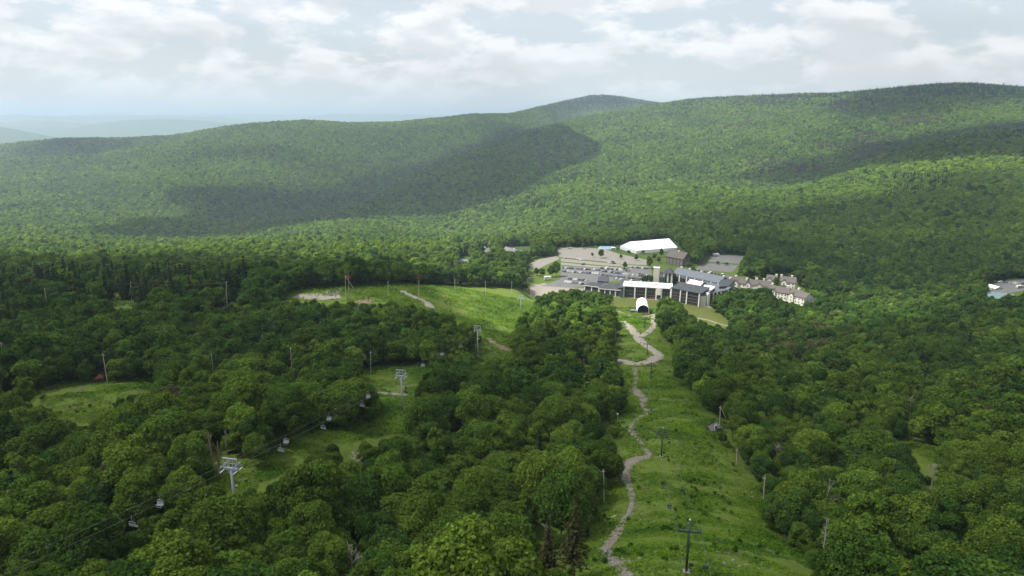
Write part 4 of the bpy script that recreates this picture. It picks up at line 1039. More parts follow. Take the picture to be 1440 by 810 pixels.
def flat_block(r, name, x0, y0, x1, y1, h, wallm, roofm, over=.5, thick=.6, z0=-1.0, roof_rise=0.0, roofname='roof'):
    w = MB(); w.hexa([(x0,y0,z0),(x1,y0,z0),(x1,y1,z0),(x0,y1,z0)], [(x0,y0,h),(x1,y0,h),(x1,y1,h+roof_rise),(x0,y1,h+roof_rise)]); w.build(name, wallm, r)
    f = MB(); k = roof_rise/max(y1-y0, 1)*over
    f.hexa([(x0-over,y0-over,h+.01-k),(x1+over,y0-over,h+.01-k),(x1+over,y1+over,h+roof_rise+.01+k),(x0-over,y1+over,h+roof_rise+.01+k)], [(x0-over,y0-over,h+thick-k),(x1+over,y0-over,h+thick-k),(x1+over,y1+over,h+roof_rise+thick+k),(x0-over,y1+over,h+roof_rise+thick+k)])
    f.build(roofname, roofm, r)
def glazed_bays(r, xs, y, h, recess=1.2, pier=1.1, floors=3, pierm=None, prot=1.0):
    """white piers with dark glazing, floor bands and mullions set back between them"""
    for x in xs:
        m = MB(); m.hexa([(x-pier/2,y-prot-.7,-1),(x+pier/2,y-prot-.7,-1),(x+pier/2,y+.6,-1),(x-pier/2,y+.6,-1)], [(x-pier/2,y-prot,h-.05),(x+pier/2,y-prot,h-.05),(x+pier/2,y+.6,h-.05),(x-pier/2,y+.6,h-.05)]); m.build('pier', pierm or WHITEP, r)
    for a, b in zip(xs[:-1], xs[1:]):
        a += pier/2; b -= pier/2; W = b-a
        if W < 1.5: continue
        n = max(2, int(W/2.2))
        for j in range(floors):
            z0 = .5+j*(h-1)/floors; z1 = z0+(h-1)/floors-.6
            for i in range(n):
                window(r, a+(i+.5)*W/n, y-.06, z0, W/n-.35, z1-z0, name='window', frame_mat=BROWNWALL)
            if j:
                m = MB(); m.box(a, y-prot*.8, z0-.5, b, y-.02, z0-.25); m.build('balcony', BROWNWALL, r)
def fr(Lx, px0, px1, px): return Lx*(px-px0)/(px1-px0)

# the long lodge front under a white flat roof
o, rz, Lx = frame((877, 418), (942.5, 422)); R1 = empty('ski_lodge', o, rz, label='long ski lodge front with white flat roof and white piers between dark glazed bays', cat='lodge')
flat_block(R1, 'wall', 0, 0, Lx, 17, 11.2, DARKWALL, WHITEROOF, 1.3, .9)
glazed_bays(R1, [0, fr(Lx,877,942.5,892.5), fr(Lx,877,942.5,908), fr(Lx,877,942.5,922.5), fr(Lx,877,942.5,930), Lx], 0, 11.2, pier=1.2)
xb = fr(Lx,877,942.5,926.3); MB().box(xb-2.1, -1.9, 4.6, xb+2.1, -.2, 10.9).build('bay_window_box', WHITEP, R1); MB().box(xb-1.5, -1.3, -1, xb+1.5, -.2, 3.4).build('door', DARKWALL, R1)
for a_ in (.15, .42, .68, .9):
    MB().box(Lx*a_-1.2, 7, 12.15, Lx*a_+1.2, 9.2, 13.1).build('roof_vent', GALV, R1)
# charcoal-roofed bay in front on the right
o, rz, Lx = frame((943.5, 423), (983.5, 431)); R2 = empty('lodge_wing', o, rz, label='tall lodge wing with charcoal sloping roof and four slim white piers', cat='lodge')
flat_block(R2, 'wall', 0, 0, Lx, 17, 12.6, DARKWALL, DARKROOF, 1.2, .5, roof_rise=1.8)
glazed_bays(R2, [.3, fr(Lx,943.5,983.5,957), fr(Lx,943.5,983.5,966), Lx-.4], 0, 12.4, pier=.9, floors=4)
# cream stair tower and white mono-pitch roofs on its right
o, rz, Lx = frame((984.8, 431), (996.5, 430.5)); R3 = empty('stair_block', o, rz, label='cream windowless stair block at the right end of the charcoal roofed wing', cat='building')
flat_block(R3, 'wall', 0, 0, Lx*.68, 9, 10.2, CREAM, DARKROOF, .3, .5)
MB().box(Lx*.78, -1, -1, Lx*1.0, 8, 12.0).build('pier', WHITEP, R3)
def px_block(name, corners, h, roofm, wallm, label, cat, thick=.5, slope=None, base=-1.0):
    """block from the four roof corners seen in the photograph, at their own heights"""
    hs = slope or (h,)*4; P = [plane_pt(*c, hh) for c, hh in zip(corners, hs)]; c0 = Vector((P[0].x, P[0].y, 0)); r = empty(name, c0, 0, label=label, cat=cat)
    q = [p-c0 for p in P]; cen = sum(q, Vector())/4
    ins = [cen+(p-cen)*.965 for p in q]
    MB().hexa([(p.x, p.y, base) for p in ins], [(p.x, p.y, p.z-.02) for p in ins]).build('wall', wallm, r)
    MB().hexa([tuple(p) for p in q], [(p.x, p.y, p.z+thick) for p in q]).build('roof', roofm, r); return r
px_block('white_roofed_hall', [(962,402),(984,403.6),(989.3,397.2),(970.5,393.4)], 12, WHITEROOF, DARKWALL, 'hall with steep white roof rising behind the charcoal roofed wing', 'building', slope=(13, 13, 16.5, 16.5))
px_block('white_roofed_wing', [(987.4,409.8),(997,412.2),(1005.5,403.6),(990,400.8)], 12, WHITEROOF, DARKWALL, 'small wing with bright white sloping roof right of the cream stair block', 'building', slope=(11, 11, 13.5, 13.5))
R4 = px_block('glazed_side_wing', [(998,413.5),(1024,408),(1028,404.5),(993,397.5)], 11, BLUEROOF, DARKWALL, 'dark walled wing with blue grey roof and row of white piers facing right', 'building', slope=(9.5, 9.5, 11.5, 11.5))
a_ = plane_pt(998, 413.5, 9.5); b_ = plane_pt(1024, 408, 9.5); org = R4.location
for k in range(6):
    p = a_.lerp(b_, k/5)-Vector(org); m = MB(); m.box(p.x-.45, p.y-.9, -1, p.x+.45, p.y, 9.3); m.build('pier', WHITEP, R4)
# the long hotel behind with blue-grey metal roof
R5, Lx = gable_house('hotel', (945, 399), (1010, 413.5), 18, 11.5, 4.5, DARKWALL, BLUEROOF, 'long hotel with blue grey metal roof and white piers behind the lodge', 'hotel', wins=(0, 0), gable_wins=False, chim=((.05,.62,1.2),(.24,.6,1.2),(.5,.58,1.2),(.66,.56,1.2),(.97,.55,1)))
glazed_bays(R5, [0, Lx*.17, Lx*.33, Lx*.5, Lx*.67, Lx*.84, Lx-.4], 0, 11.2, pier=1.1, floors=3)
for k in range(6):
    MB().box(Lx*(.04+k*.165), -1.6, 8.6, Lx*(.15+k*.165), -.3, 10.9).build('gallery', GREYROOF, R5)
for k in range(9):
    MB().box(Lx*(.3+k*.07), 14.6, 14.2, Lx*(.3+k*.07)+1.4, 15.8, 16.6).build('roof_dormer', DARKWALL, R5)
# pyramid-roofed tower
o, rz, Lx = frame((932, 401.5), (944.5, 402.5)); R6 = empty('entrance_tower', o, rz, label='square tower with charcoal pyramid roof and pale corner columns', cat='tower')
Wt = Lx; 
for x in (.6, Wt-.6):
    for y in (.6, Wt-.6): MB().box(x-.6, y-.6, -1, x+.6, y+.6, 13.2).build('column', WHITEP, R6)
MB().box(1.8, 1.6, -1, Wt-1.8, Wt-1.0, 13.1).build('wall', DARKWALL, R6); MB().box(Wt*.42, .2, 3.5, Wt*.58, 1.5, 13.15).build('front_fin', WHITEP, R6)
MB().box(0, 0, 13.2, Wt, Wt, 13.9).build('cornice', WHITEP, R6)
m = MB(); e = 1.0; m.add([(-e,-e,13.9),(Wt+e,-e,13.9),(Wt+e,Wt+e,13.9),(-e,Wt+e,13.9),(Wt/2,Wt/2,19.2)], [(0,1,4),(1,2,4),(2,3,4),(3,0,4),(3,2,1,0)]); m.build('roof', DARKROOF, R6)
for zz in (1, 5, 9): window(R6, Wt*.3, 1.55, zz, 1.6, 2.4); window(R6, Wt*.72, 1.55, zz, 1.6, 2.4)
o, rz, Lx = frame((918.3, 397), (926.5, 397.5)); R7 = empty('elevator_tower', o, rz, label='blank cream block tower left of the pyramid roofed tower', cat='tower')
flat_block(R7, 'wall', 0, 0, Lx, 7, 15.5, CREAM, WHITEROOF, .2, .5); flat_block(R7, 'penthouse', Lx*.2, 2, Lx*.9, 6, 17.4, WHITEP, DARKROOF, .15, .3, z0=16.05, roofname='penthouse_roof')
for z_ in (4, 9): window(R7, Lx*1.0+.02, 3.5, z_, 1.2, 2, face='right')
R7b = px_block('link_building', [(927,390),(934,391.5),(936,384),(928,382.5)], 9, DARKROOF, DARKWALL, 'low dark link building between the two towers', 'building')
R8 = px_block('round_end_wing', [(1011,404),(1024,403),(1034,393),(1014,390.5)], 12, DARKROOF, DARKWALL, 'dark block closing the right end of the hotel', 'building', slope=(12, 12, 14, 14))
for k, c_ in enumerate(((1017,391.5),(1027,393))):
    p = plane_pt(*c_, 13.8)-R8.location; MB().box(p.x-1, p.y-1, 12, p.x+1, p.y+1, 16).build('chimney', CREAM, R8)
# left wing: hipped charcoal roofs with white columns
def hip_house(name, A, B, depth, h, rise, wallm, roofm, label, cat, cols=0, wins=(4, 1), z=None):
    o, rz, Lx = frame(A, B, z); r = empty(name, o, rz, label=label, cat=cat); MB().box(0, 0, -1, Lx, depth, h).build('wall', wallm, r)
    e = 1.2; i = min(depth, Lx)*.42; m = MB()
    m.add([(-e,-e,h),(Lx+e,-e,h),(Lx+e,depth+e,h),(-e,depth+e,h),(-e,-e,h+.5),(Lx+e,-e,h+.5),(Lx+e,depth+e,h+.5),(-e,depth+e,h+.5),(i,depth/2,h+rise),(Lx-i,depth/2,h+rise)],
          [(3,2,1,0),(0,1,5,4),(1,2,6,5),(2,3,7,6),(3,0,4,7),(4,5,9,8),(5,6,9),(6,7,8,9),(7,4,8)]); m.build('roof', roofm, r)
    MB().box(-e-.15, -e-.25, h-.15, Lx+e+.15, -e-.01, h+.45).build('fascia', WHITEP, r)
    for k in range(cols): x = Lx*k/(cols-1); MB().box(x-.45, -1.0, -1, x+.45, -.1, h-.16).build('column', WHITEP, r)
    nx, nz = wins
    for i in range(nx):
        for j in range(nz): window(r, Lx*(i+.5)/nx, -.02, .8+j*3.2, 1.9, 2.0)
    return r
hip_house('lodge_left_wing', (843, 415), (873, 417.5), 22, 6.6, 4.2, DARKWALL, DARKROOF, 'low lodge wing with charcoal hipped roof and white columns', 'lodge', cols=5, wins=(6, 2))
hip_house('lodge_annexe', (822.5, 409.5), (842, 412), 14, 6.0, 2.6, DARKWALL, DARKROOF, 'small annexe with grey hipped roof at the left end of the lodge', 'building', cols=3, wins=(4, 1))
px_block('roof_plant_block', [(840,395.5),(855.5,397),(857,390),(842,388.5)], 8.5, DARKROOF, GREYROOF, 'flat roofed grey block behind the left wing', 'building')
px_block('gabled_entrance', [(867,406),(876.5,404.5),(881,393.5),(873.5,393)], 8, DARKROOF, DARKWALL, 'dark roofed entrance joining the left wing to the white roofed lodge', 'building', slope=(7.5, 10.5, 10.5, 7.5))
# townhouses
TH = [((1029,405.5),(1047.5,408.5),12,7,4,'x',(4,2),((.05,.6,1.5),(.95,.4,1.3)),'cream townhouse with brown roof next to the dark end of the hotel'),
      ((1048,408),(1060.5,410),12,7,3.6,'x',(3,2),((.9,.6,1.5),),'narrow cream townhouse second from the hotel in the rear row'),
      ((1061,411),(1081,413),12,7.5,4,'x',(4,2),((.0,.6,1.8),(.55,.55,1.8)),'cream townhouse with front dormer in the middle of the rear row'),
      ((1077,401),(1091,402.5),11,6.5,3.6,'x',(3,2),((.9,.5,1.5),),'small brown roofed townhouse set back behind trees'),
      ((1096,404.5),(1117,407),12,7,4,'x',(4,2),((.0,.5,1.6),(.7,.55,1.8)),'rightmost townhouse of the rear row with two chimneys'),
      ((1079,417.5),(1106,422.5),12,7,4,'x',(6,2),((.05,.6,1.8),(.85,.6,2)),'front cream townhouse partly hidden by trees with two chimneys'),
      ((1107,422.5),(1130,430),12,7,4,'x',(5,2),((.3,.6,2),),'lowest townhouse at the right end of the front row')]
for A, B, dp, hh, ri, ax, wi, ch, lab in TH:
    r, Lx = gable_house('townhouse', A, B, dp, hh, ri, CREAM, BROWNROOF, lab, 'house', axis=ax, wins=wi, chim=ch, group='cream townhouses right of the hotel')
    gx = Lx*.28; gw = 2.6; m = MB(); m.add([(gx-gw,-1.4,-1),(gx+gw,-1.4,-1),(gx+gw,4,-1),(gx-gw,4,-1),(gx-gw,-1.4,hh-.3),(gx+gw,-1.4,hh-.3),(gx+gw,4,hh-.3),(gx-gw,4,hh-.3),(gx,-1.4,hh+2.1),(gx,4,hh+2.1)], [(0,1,5,8,4),(1,2,6,5),(2,3,7,9,6),(3,0,4,7)]); m.build('front_gable', CREAM, r)
    m = MB()
    for s_ in (-1, 1): m.add([(gx+s_*(gw+.5),-1.9,hh-.7),(gx+s_*(gw+.5),4.4,hh-.7),(gx,4.4,hh+2.15),(gx,-1.9,hh+2.15),(gx+s_*(gw+.5),-1.9,hh-.45),(gx+s_*(gw+.5),4.4,hh-.45),(gx,4.4,hh+2.45),(gx,-1.9,hh+2.45)], [(0,3,2,1),(4,5,6,7),(0,1,5,4),(1,2,6,5),(2,3,7,6),(3,0,4,7)])
    m.build('gable_roof', BROWNROOF, r)
    for z_ in (1.2, 4.2): window(r, gx, -1.42, z_)
gable_house('guest_house', (986, 396), (1028, 403.5), 12, 6.5, 3.5, BROWNWALL, BROWNROOF, 'long brown roofed house just behind the hotel', 'house', wins=(8, 2), chim=((.2,.5,1.2),(.6,.5,1.2)))
gable_house('brown_lodge', (936.5, 371), (960, 375.5), 15, 9.5, 6.5, BROWNWALL, BROWNROOF, 'tall brown gabled house in front of the white tent', 'house', wins=(5, 3), chim=((.5,.5,1.0),))
gable_house('grey_cottage', (672, 359), (689, 358.5), 12, 4.5, 4.5, GREYROOF, GREYROOF, 'small grey roofed cottage with white gable among trees', 'house', z=1, wins=(3, 1), chim=((.35,.5,1),(.7,.5,1.5)))
gable_house('grey_longhouse', (706, 357.5), (746, 357), 13, 5, 5.2, GREYROOF, GREYROOF, 'long grey shingled row house among trees left of the car park', 'house', z=1, wins=(9, 1), chim=((.3,.5,1),(.55,.5,1),(.75,.5,1)))
hip_house('small_pavilion', (646, 370.5), (657, 370.5), 8, 3, 1.8, WHITEP, BLUEROOF, 'small pale roofed pavilion half hidden in trees', 'pavilion', wins=(3, 1), z=1)
# teal roofed building at the right edge
r, Lx = gable_house('teal_roofed_barn', (1388, 425), (1425, 424), 24, 4.5, 3.0, CREAM, TEALROOF, 'wide building with pale teal roof between trees at the right edge', 'building', z=1, wins=(6, 1))
r, Lx = gable_house('white_shed', (1386, 407), (1399, 408), 9, 3.5, 1.6, WHITEP, WHITEROOF, 'small white roofed shed behind the teal roofed building', 'shed', z=1, wins=(2, 1))
# big white event tent
P = {k: plane_pt(*v) for k, v in dict(fl=(895,352.6,4), fr=(952.5,348.1,4), bl=(872,346,4), rl=(885,340.2,12), rr=(940.7,335.6,12)).items()}
P['br'] = P['bl'] + (P['fr']-P['fl']); org = Vector((P['fl'].x, P['fl'].y, 0)); RT = empty('event_tent', org, 0, label='huge white event tent with grey end wall beyond the car park', cat='tent')
q = {k: v-org for k, v in P.items()}
m = MB(); th = Vector((0, 0, .25))
for a_, b_, c_, d_ in (('fl','fr','rr','rl'), ('bl','br','rr','rl')):
    m.hexa([q[a_], q[b_], q[c_], q[d_]], [q[a_]+th, q[b_]+th, q[c_]+th, q[d_]+th])
m.build('tent_roof', TENT, RT)
def wallp(a_, b_, n=1):
    m = MB(); A = q[a_]; B = q[b_]; nn = Vector((-(B-A).y, (B-A).x, 0)).normalized()*.1
    m.hexa([(A.x,A.y,-.5),(B.x,B.y,-.5),(B.x+nn.x,B.y+nn.y,-.5),(A.x+nn.x,A.y+nn.y,-.5)], [(A.x,A.y,3.98),(B.x,B.y,3.98),(B.x+nn.x,B.y+nn.y,3.98),(A.x+nn.x,A.y+nn.y,3.98)]); return m
wallp('fl', 'fr').build('side_wall', TENT, RT)
for e_, lab in ((('fl','bl','rl'), 1), (('fr','br','rr'), 2)):
    A, B, C = [q[k] for k in e_]; s_ = .12 if lab == 1 else -.12; dn_ = (P['fr']-P['fl']).normalized()*s_
    m = MB(); a5 = [Vector((A.x,A.y,-.5)), Vector((B.x,B.y,-.5)), B-Vector((0,0,.03)), C-Vector((0,0,.05)), A-Vector((0,0,.03))]
    m.add([v+dn_ for v in a5]+[v+dn_*2 for v in a5], [(0,1,2,3,4),(9,8,7,6,5)]+[(i,(i+1)%5,5+(i+1)%5,5+i) for i in range(5)]); m.build('end_wall', TENTSIDE, RT)
for k in range(12):
    t = k/11; a_ = q['fl'].lerp(q['fr'], t); c_ = q['rl'].lerp(q['rr'], t); MB().chain([a_+Vector((0,-.1,.3)), c_+Vector((0,0,.32))], .09, 4).build('roof_seam', TENTSIDE, RT)
# barrel vaulted shelter on the lawn
b = ground(904.2, 441.5); RS = empty('arched_shelter', b, math.radians(-8), label='white barrel vaulted shelter with dark open front on the lawn', cat='shelter')
W, HH, LL = 4.7, 7.6, 23; n = 14
arc = [(W*math.cos(math.pi*k/n), 2.6+(HH-2.6)*math.sin(math.pi*k/n)) for k in range(n+1)]; arc = [(W, 0)] + arc + [(-W, 0)]
m = MB(); inner = [(x*.97, z*.975) for x, z in arc]; k_ = len(arc)
for y0, y1 in ((0, LL),):
    V = [(x, y0, z) for x, z in arc]+[(x, y1, z) for x, z in arc]+[(x, y0, z) for x, z in inner]+[(x, y1, z) for x, z in inner]; F = []
    for i in range(k_-1): F += [(i,i+1,k_+i+1,k_+i),(2*k_+i,3*k_+i,3*k_+i+1,2*k_+i+1),(i,2*k_+i,2*k_+i+1,i+1),(k_+i,k_+i+1,3*k_+i+1,3*k_+i)]
    m.add(V, F)
m.build('vault', TENT, RS)
m = MB(); m.prism([(x*.96, z*.96) for x, z in arc], LL*.55, LL*.55+.3); m.build('back_wall', DARKWALL, RS)
for k in range(5): MB().chain([Vector((x*.965, .6+k*2.4, z*.965)) for x, z in arc], .1, 5).build('rib', GREENSTEEL, RS)
MB().box(-W*.92, -.3, 0, W*.92, 12, .7).build('stage_floor', BROWNWALL, RS)
o, rz, Lx = frame((887, 440.5), (896, 440.8), 1); RK = empty('lift_hut', o, rz, label='low grey blue lift hut left of the arched shelter', cat='hut'); flat_block(RK, 'wall', 0, 0, Lx, 3, 2.2, GREYROOF, BLUEROOF, .35, .25)
window(RK, Lx*.3, -.02, .8, 1, .9); window(RK, Lx*.7, -.02, .8, 1, .9)
# blue covered pool and play frames beyond the gravel lot
o, rz, Lx = frame((841, 350), (858.5, 351)); RP = empty('pool_enclosure', o, rz, label='flat blue pool cover with white rim beyond the gravel lot', cat='pool')
MB().box(0, 0, -.3, Lx, 18, 1.0).build('rim', WHITEP, RP); MB().box(.8, .8, 1.0, Lx-.8, 17.2, 1.25).build('cover', BLUEP, RP)
for k in range(6): MB().box(1.2+k*(Lx-2.4)/6, 1.5, 1.25, 1.5+k*(Lx-2.4)/6, 16.5, 1.4).build('cover_rail', WHITEP, RP)
o, rz, Lx = frame((860, 351.5), (869, 352)); RG = empty('play_frame', o, rz, label='white play frame with pale canopy left of the white tent', cat='playground')
for x in (0, Lx*.33, Lx*.66, Lx):
    for y in (0, 4): MB().tube((x, y, -.3), (x, y, 3.2), .12).build('post', WHITEP, RG)
MB().box(-.3, -.3, 3.2, Lx*.5, 4.3, 3.4).build('canopy', WHITEROOF, RG); MB().hexa([(Lx*.55,0,0),(Lx*.7,0,0),(Lx*.7,4,0),(Lx*.55,4,0)], [(Lx*.55,0,3),(Lx*.6,0,3),(Lx*.6,4,3),(Lx*.55,4,3)]).build('slide', BLUEP, RG)
# small shed beside the braced pole, red roofed shelter in the left meadow
r, Lx = gable_house('slope_shed', (1000.5, 607), (1011, 604.5), 2.6, 1.3, 1.1, GREYROOF, GREYROOF, 'small grey shed at the right edge of the open slope', 'shed', z=1, wins=(1, 1), gable_wins=False)
b = ground(141, 536); RR = empty('red_shelter', b, .3, label='tiny red roofed shelter beside the leaning pole in the left meadow', cat='shelter')
for x in (-1, 1):
    for y in (-.8, .8): MB().box(x-.1, y-.1, -.3, x+.1, y+.1, 1.7).build('post', SNAG, RR)
m = MB(); m.add([(-1.5,-1.3,1.6),(1.5,-1.3,1.6),(1.5,1.3,1.6),(-1.5,1.3,1.6),(0,0,3.1)], [(0,1,4),(1,2,4),(2,3,4),(3,0,4),(3,2,1,0)]); m.build('roof', mat('faded_red_roof', (.22,.06,.05), .8), RR)
print('buildings', time.time()-T0)

# ------------------------------------------------------------------ cars
PAINT = {'white': (.78,.78,.78), 'silver': (.45,.46,.48), 'grey': (.17,.175,.19), 'black': (.018,.018,.02), 'dark blue': (.02,.035,.09), 'red': (.28,.02,.02)}
PM = {k: mat(k.replace(' ', '_')+'_car_paint', v, .28, .15 if k in ('silver', 'grey') else 0, var=.04, spec=.5) for k, v in PAINT.items()}
def car_meshes(kind):
    """body and cabin cross-sections along the length, then wheels"""
    Lc, Wc = (4.7, 1.85); S_ = .95
    if kind == 'car':   prof = [(-2.35,.55,.75),(-2.2,.5,.95),(-1.3,.45,1.02),(1.4,.45,1.05),(2.2,.5,.98),(2.35,.55,.7)]; cab = [(-1.45,1.0),(-.65,1.45),(.85,1.45),(1.75,1.03)]
    else:               prof = [(-2.35,.6,.85),(-2.2,.55,1.1),(-1.2,.5,1.18),(1.9,.5,1.15),(2.3,.55,1.1),(2.38,.6,.8)]; cab = [(-1.3,1.15),(-.7,1.75),(2.0,1.75),(2.3,1.12)]
    m = MB(); V = []; k = len(prof)
    for x, zb, zt in prof:
        V += [(x,-Wc/2,zb-.15),(x,-Wc/2,zt-.12),(x,-Wc/2+.12,zt),(x,Wc/2-.12,zt),(x,Wc/2,zt-.12),(x,Wc/2,zb-.15)]
    F = [tuple(range(5,-1,-1)), tuple(range((k-1)*6, k*6))]
    for i in range(k-1):
        for j in range(6): F.append((i*6+j, i*6+(j+1)%6, (i+1)*6+(j+1)%6, (i+1)*6+j))
    m.add(V, F)
    g = MB(); q = .14; (x0,z0),(x1,z1),(x2,z2),(x3,z3) = cab
    g.hexa([(x0,-Wc/2+.1,z0-.03),(x3,-Wc/2+.1,z3-.03),(x3,Wc/2-.1,z3-.03),(x0,Wc/2-.1,z0-.03)], [(x1,-Wc/2+.28,z1-.05),(x2,-Wc/2+.28,z2-.05),(x2,Wc/2-.28,z2-.05),(x1,Wc/2-.28,z1-.05)])
    t = MB(); t.box(x1-.03, -Wc/2+.27, z1-.05, x2+.03, Wc/2-.27, z1+.03)
    w = MB(); w.tube((0,-.11,0), (0,.11,0), .34, .34, 10)
    return m, g, t, w
PROTO = {}
for kind in ('car', 'suv'):
    bm_, gm_, tm_, wm_ = car_meshes(kind)
    for cn, pm in PM.items():
        r = empty('parked_car', (0, 0, 0)); bm_.build('body', pm, r); gm_.build('windows', GLASS, r); tm_.build('roof', pm, r)
        for x in (-1.45, 1.45):
            for y in (-.82, .82): wm_.build('wheel', RUBBER, r, (x, y, .34))
        PROTO[(kind, cn)] = [r, False]
def park(kind, cn, loc, rz, label, group):
    pr = PROTO[(kind, cn)]
    if not pr[1]: o = pr[0]; pr[1] = True
    else: o = copy_tree(pr[0])
    o.location = loc; o.rotation_euler = (0, 0, rz); tag(o, label, 'car', group); return o
cr = random.Random(5)
ORD = 'first second third fourth fifth sixth seventh eighth ninth tenth eleventh twelfth thirteenth fourteenth fifteenth sixteenth seventeenth eighteenth nineteenth twentieth'.split()
ROWS = [((790.5,377),(844,380.5),15,'in the far left row of the car park','far left row'), ((790,382),(842,385.5),15,'in the second left row of the car park','second left row'),
        ((847,382),(905,389),18,'in the middle row of the car park','middle row'), ((846,387.3),(903,393.5),16,'in the row nearest behind the left wing','row behind the left wing'),
        ((888,376.3),(912,378.5),7,'in the far right row of the car park','far right row'), ((799,392.4),(826,395.2),9,'in the upper row beside the trailer','upper row beside the trailer'),
        ((794,396.5),(821,400.3),9,'in the lower row beside the lodge annexe','lower row beside the annexe'), ((897,386),(914,389),5,'beside the cream tower','row by the cream tower'),
        ((844.5,377.6),(886,381.6),9,'in the upper centre row of the car park','upper centre row'), ((862,392.2),(903,397.5),9,'in the row right behind the white roofed lodge','row behind the lodge'), ((1398,396),(1438,400),9,'in the gravel yard at the right edge','gravel yard'), ((1052,409),(1064,411),3,'between the townhouses and the trees','townhouse cars')]
for A, B, n, where, gp in ROWS:
    z1 = 1 if A[0] > 1300 else None; a_, rz, L_ = frame(A, B, z1); n = n if n < 4 or z1 else int(L_/2.65); d = Vector((math.cos(rz), math.sin(rz), 0)); used_ = {}
    seq = 0
    for k in range(n):
        if n > 6 and cr.random() < .06: continue
        seq += 1
        p = a_ + d*(L_*(k+.5)/n); p.z = h1(p.x, p.y) + .11
        if z1: p.y += cr.uniform(-4, 4); p.z = h1(p.x, p.y)+.1
        cn = cr.choices(list(PAINT), [19, 15, 24, 30, 10, 4])[0]; kind = cr.choice(('car', 'suv'))
        used_[cn] = used_.get(cn, 0)+1
        park(kind, cn, p, rz+math.pi/2+cr.uniform(-.05, .05)+(math.pi if cr.random() < .5 else 0), f'{cn} car, ' + (ORD[seq-1] + ' from the left ' if seq <= 20 else f'at the right end ') + where, 'cars parked in the ' + gp)
for (x, y, cn, kd, lab) in ((814,365,'white','suv','white car alone on the pale gravel terrace'), (817.5,365.8,'white','car','white car parked just right of the lone white suv on the terrace'), (853,377.5,'white','suv','white van like car standing across the lane'),
                            (795,363.5,'silver','car','silver car at the left end of the upper terrace'), (820,372.5,'black','suv','black car on the terrace above the full rows'), (857.5,370,'white','car','white car left of the dark pair on the terrace'),
                            (861,369,'dark blue','suv','dark blue car in the middle of the terrace trio'), (863.5,371,'black','car','black car at the right of the terrace trio'), (877,379,'black','suv','black car beside the small green tree'), (917.5,420.6,'red','suv','red vehicle parked in front of the lodge')):
    p = plane_pt(x, y, 0); p.z = h1(p.x, p.y) + .14; park(kd, cn, p, cr.uniform(-.3, .6), lab, None)
for pr in PROTO.values():
    if not pr[1]:
        for ch in list(pr[0].children): bpy.data.objects.remove(ch)
        bpy.data.objects.remove(pr[0])
# box trailer, white truck, street lamp
def trailer(px, py, rz, L_, W, H, label, name, cabin=False):
    b = plane_pt(px, py, 0); b.z = h1(b.x, b.y)+.1; r = empty(name, b, rz, label=label, cat='truck' if cabin else 'trailer')
    MB().box(-L_/2, -W/2, .9, L_/2, W/2, H).build('box_body', WHITEP, r); MB().box(-L_/2+.2, -W/2+.3, .5, L_/2-.2, W/2-.3, .88).build('chassis', GREENSTEEL, r)
    if cabin: MB().hexa([(L_/2+.1,-W/2,.5),(L_/2+2,-W/2,.5),(L_/2+2,W/2,.5),(L_/2+.1,W/2,.5)], [(L_/2+.1,-W/2,2.4),(L_/2+1.3,-W/2,2.4),(L_/2+1.3,W/2,2.4),(L_/2+.1,W/2,2.4)]).build('cab', PM['white'], r)
    for x in ((-L_/4, L_/4) if not cabin else (-L_/3, L_/2+1)):
        for y in (-W/2+.1, W/2-.1): w = MB(); w.tube((x, y-.12, .45), (x, y+.12, .45), .45, .45, 10); w.build('wheel', RUBBER, r)
    return r
trailer(770, 394, .15, 7.5, 2.6, 4.2, 'white box trailer with grey door at the car park entrance', 'box_trailer')
trailer(1006, 360, .05, 7, 2.5, 3.4, 'white truck at the far end of the empty lot', 'box_truck', True)
trailer(1432, 411, .2, 6, 2.4, 3.0, 'white van in the gravel yard at the right edge', 'delivery_van', True)
b = ground(742.3, 408.5); RL = empty('street_lamp', b, 0, label='curved grey street lamp at the entrance road', cat='street lamp')
MB().tube((0,0,-.3), (0,0,11.5), .16, .1).build('post', LAMP_GREY, RL); MB().chain([Vector((0,0,11.4)), Vector((.6,0,12.4)), Vector((1.8,0,12.9)), Vector((3.2,0,12.8))], .08).build('arm', LAMP_GREY, RL); MB().box(2.8,-.25,12.55,4.0,.25,12.8).build('lamp_head', LAMP_GREY, RL)
print('cars', time.time()-T0)

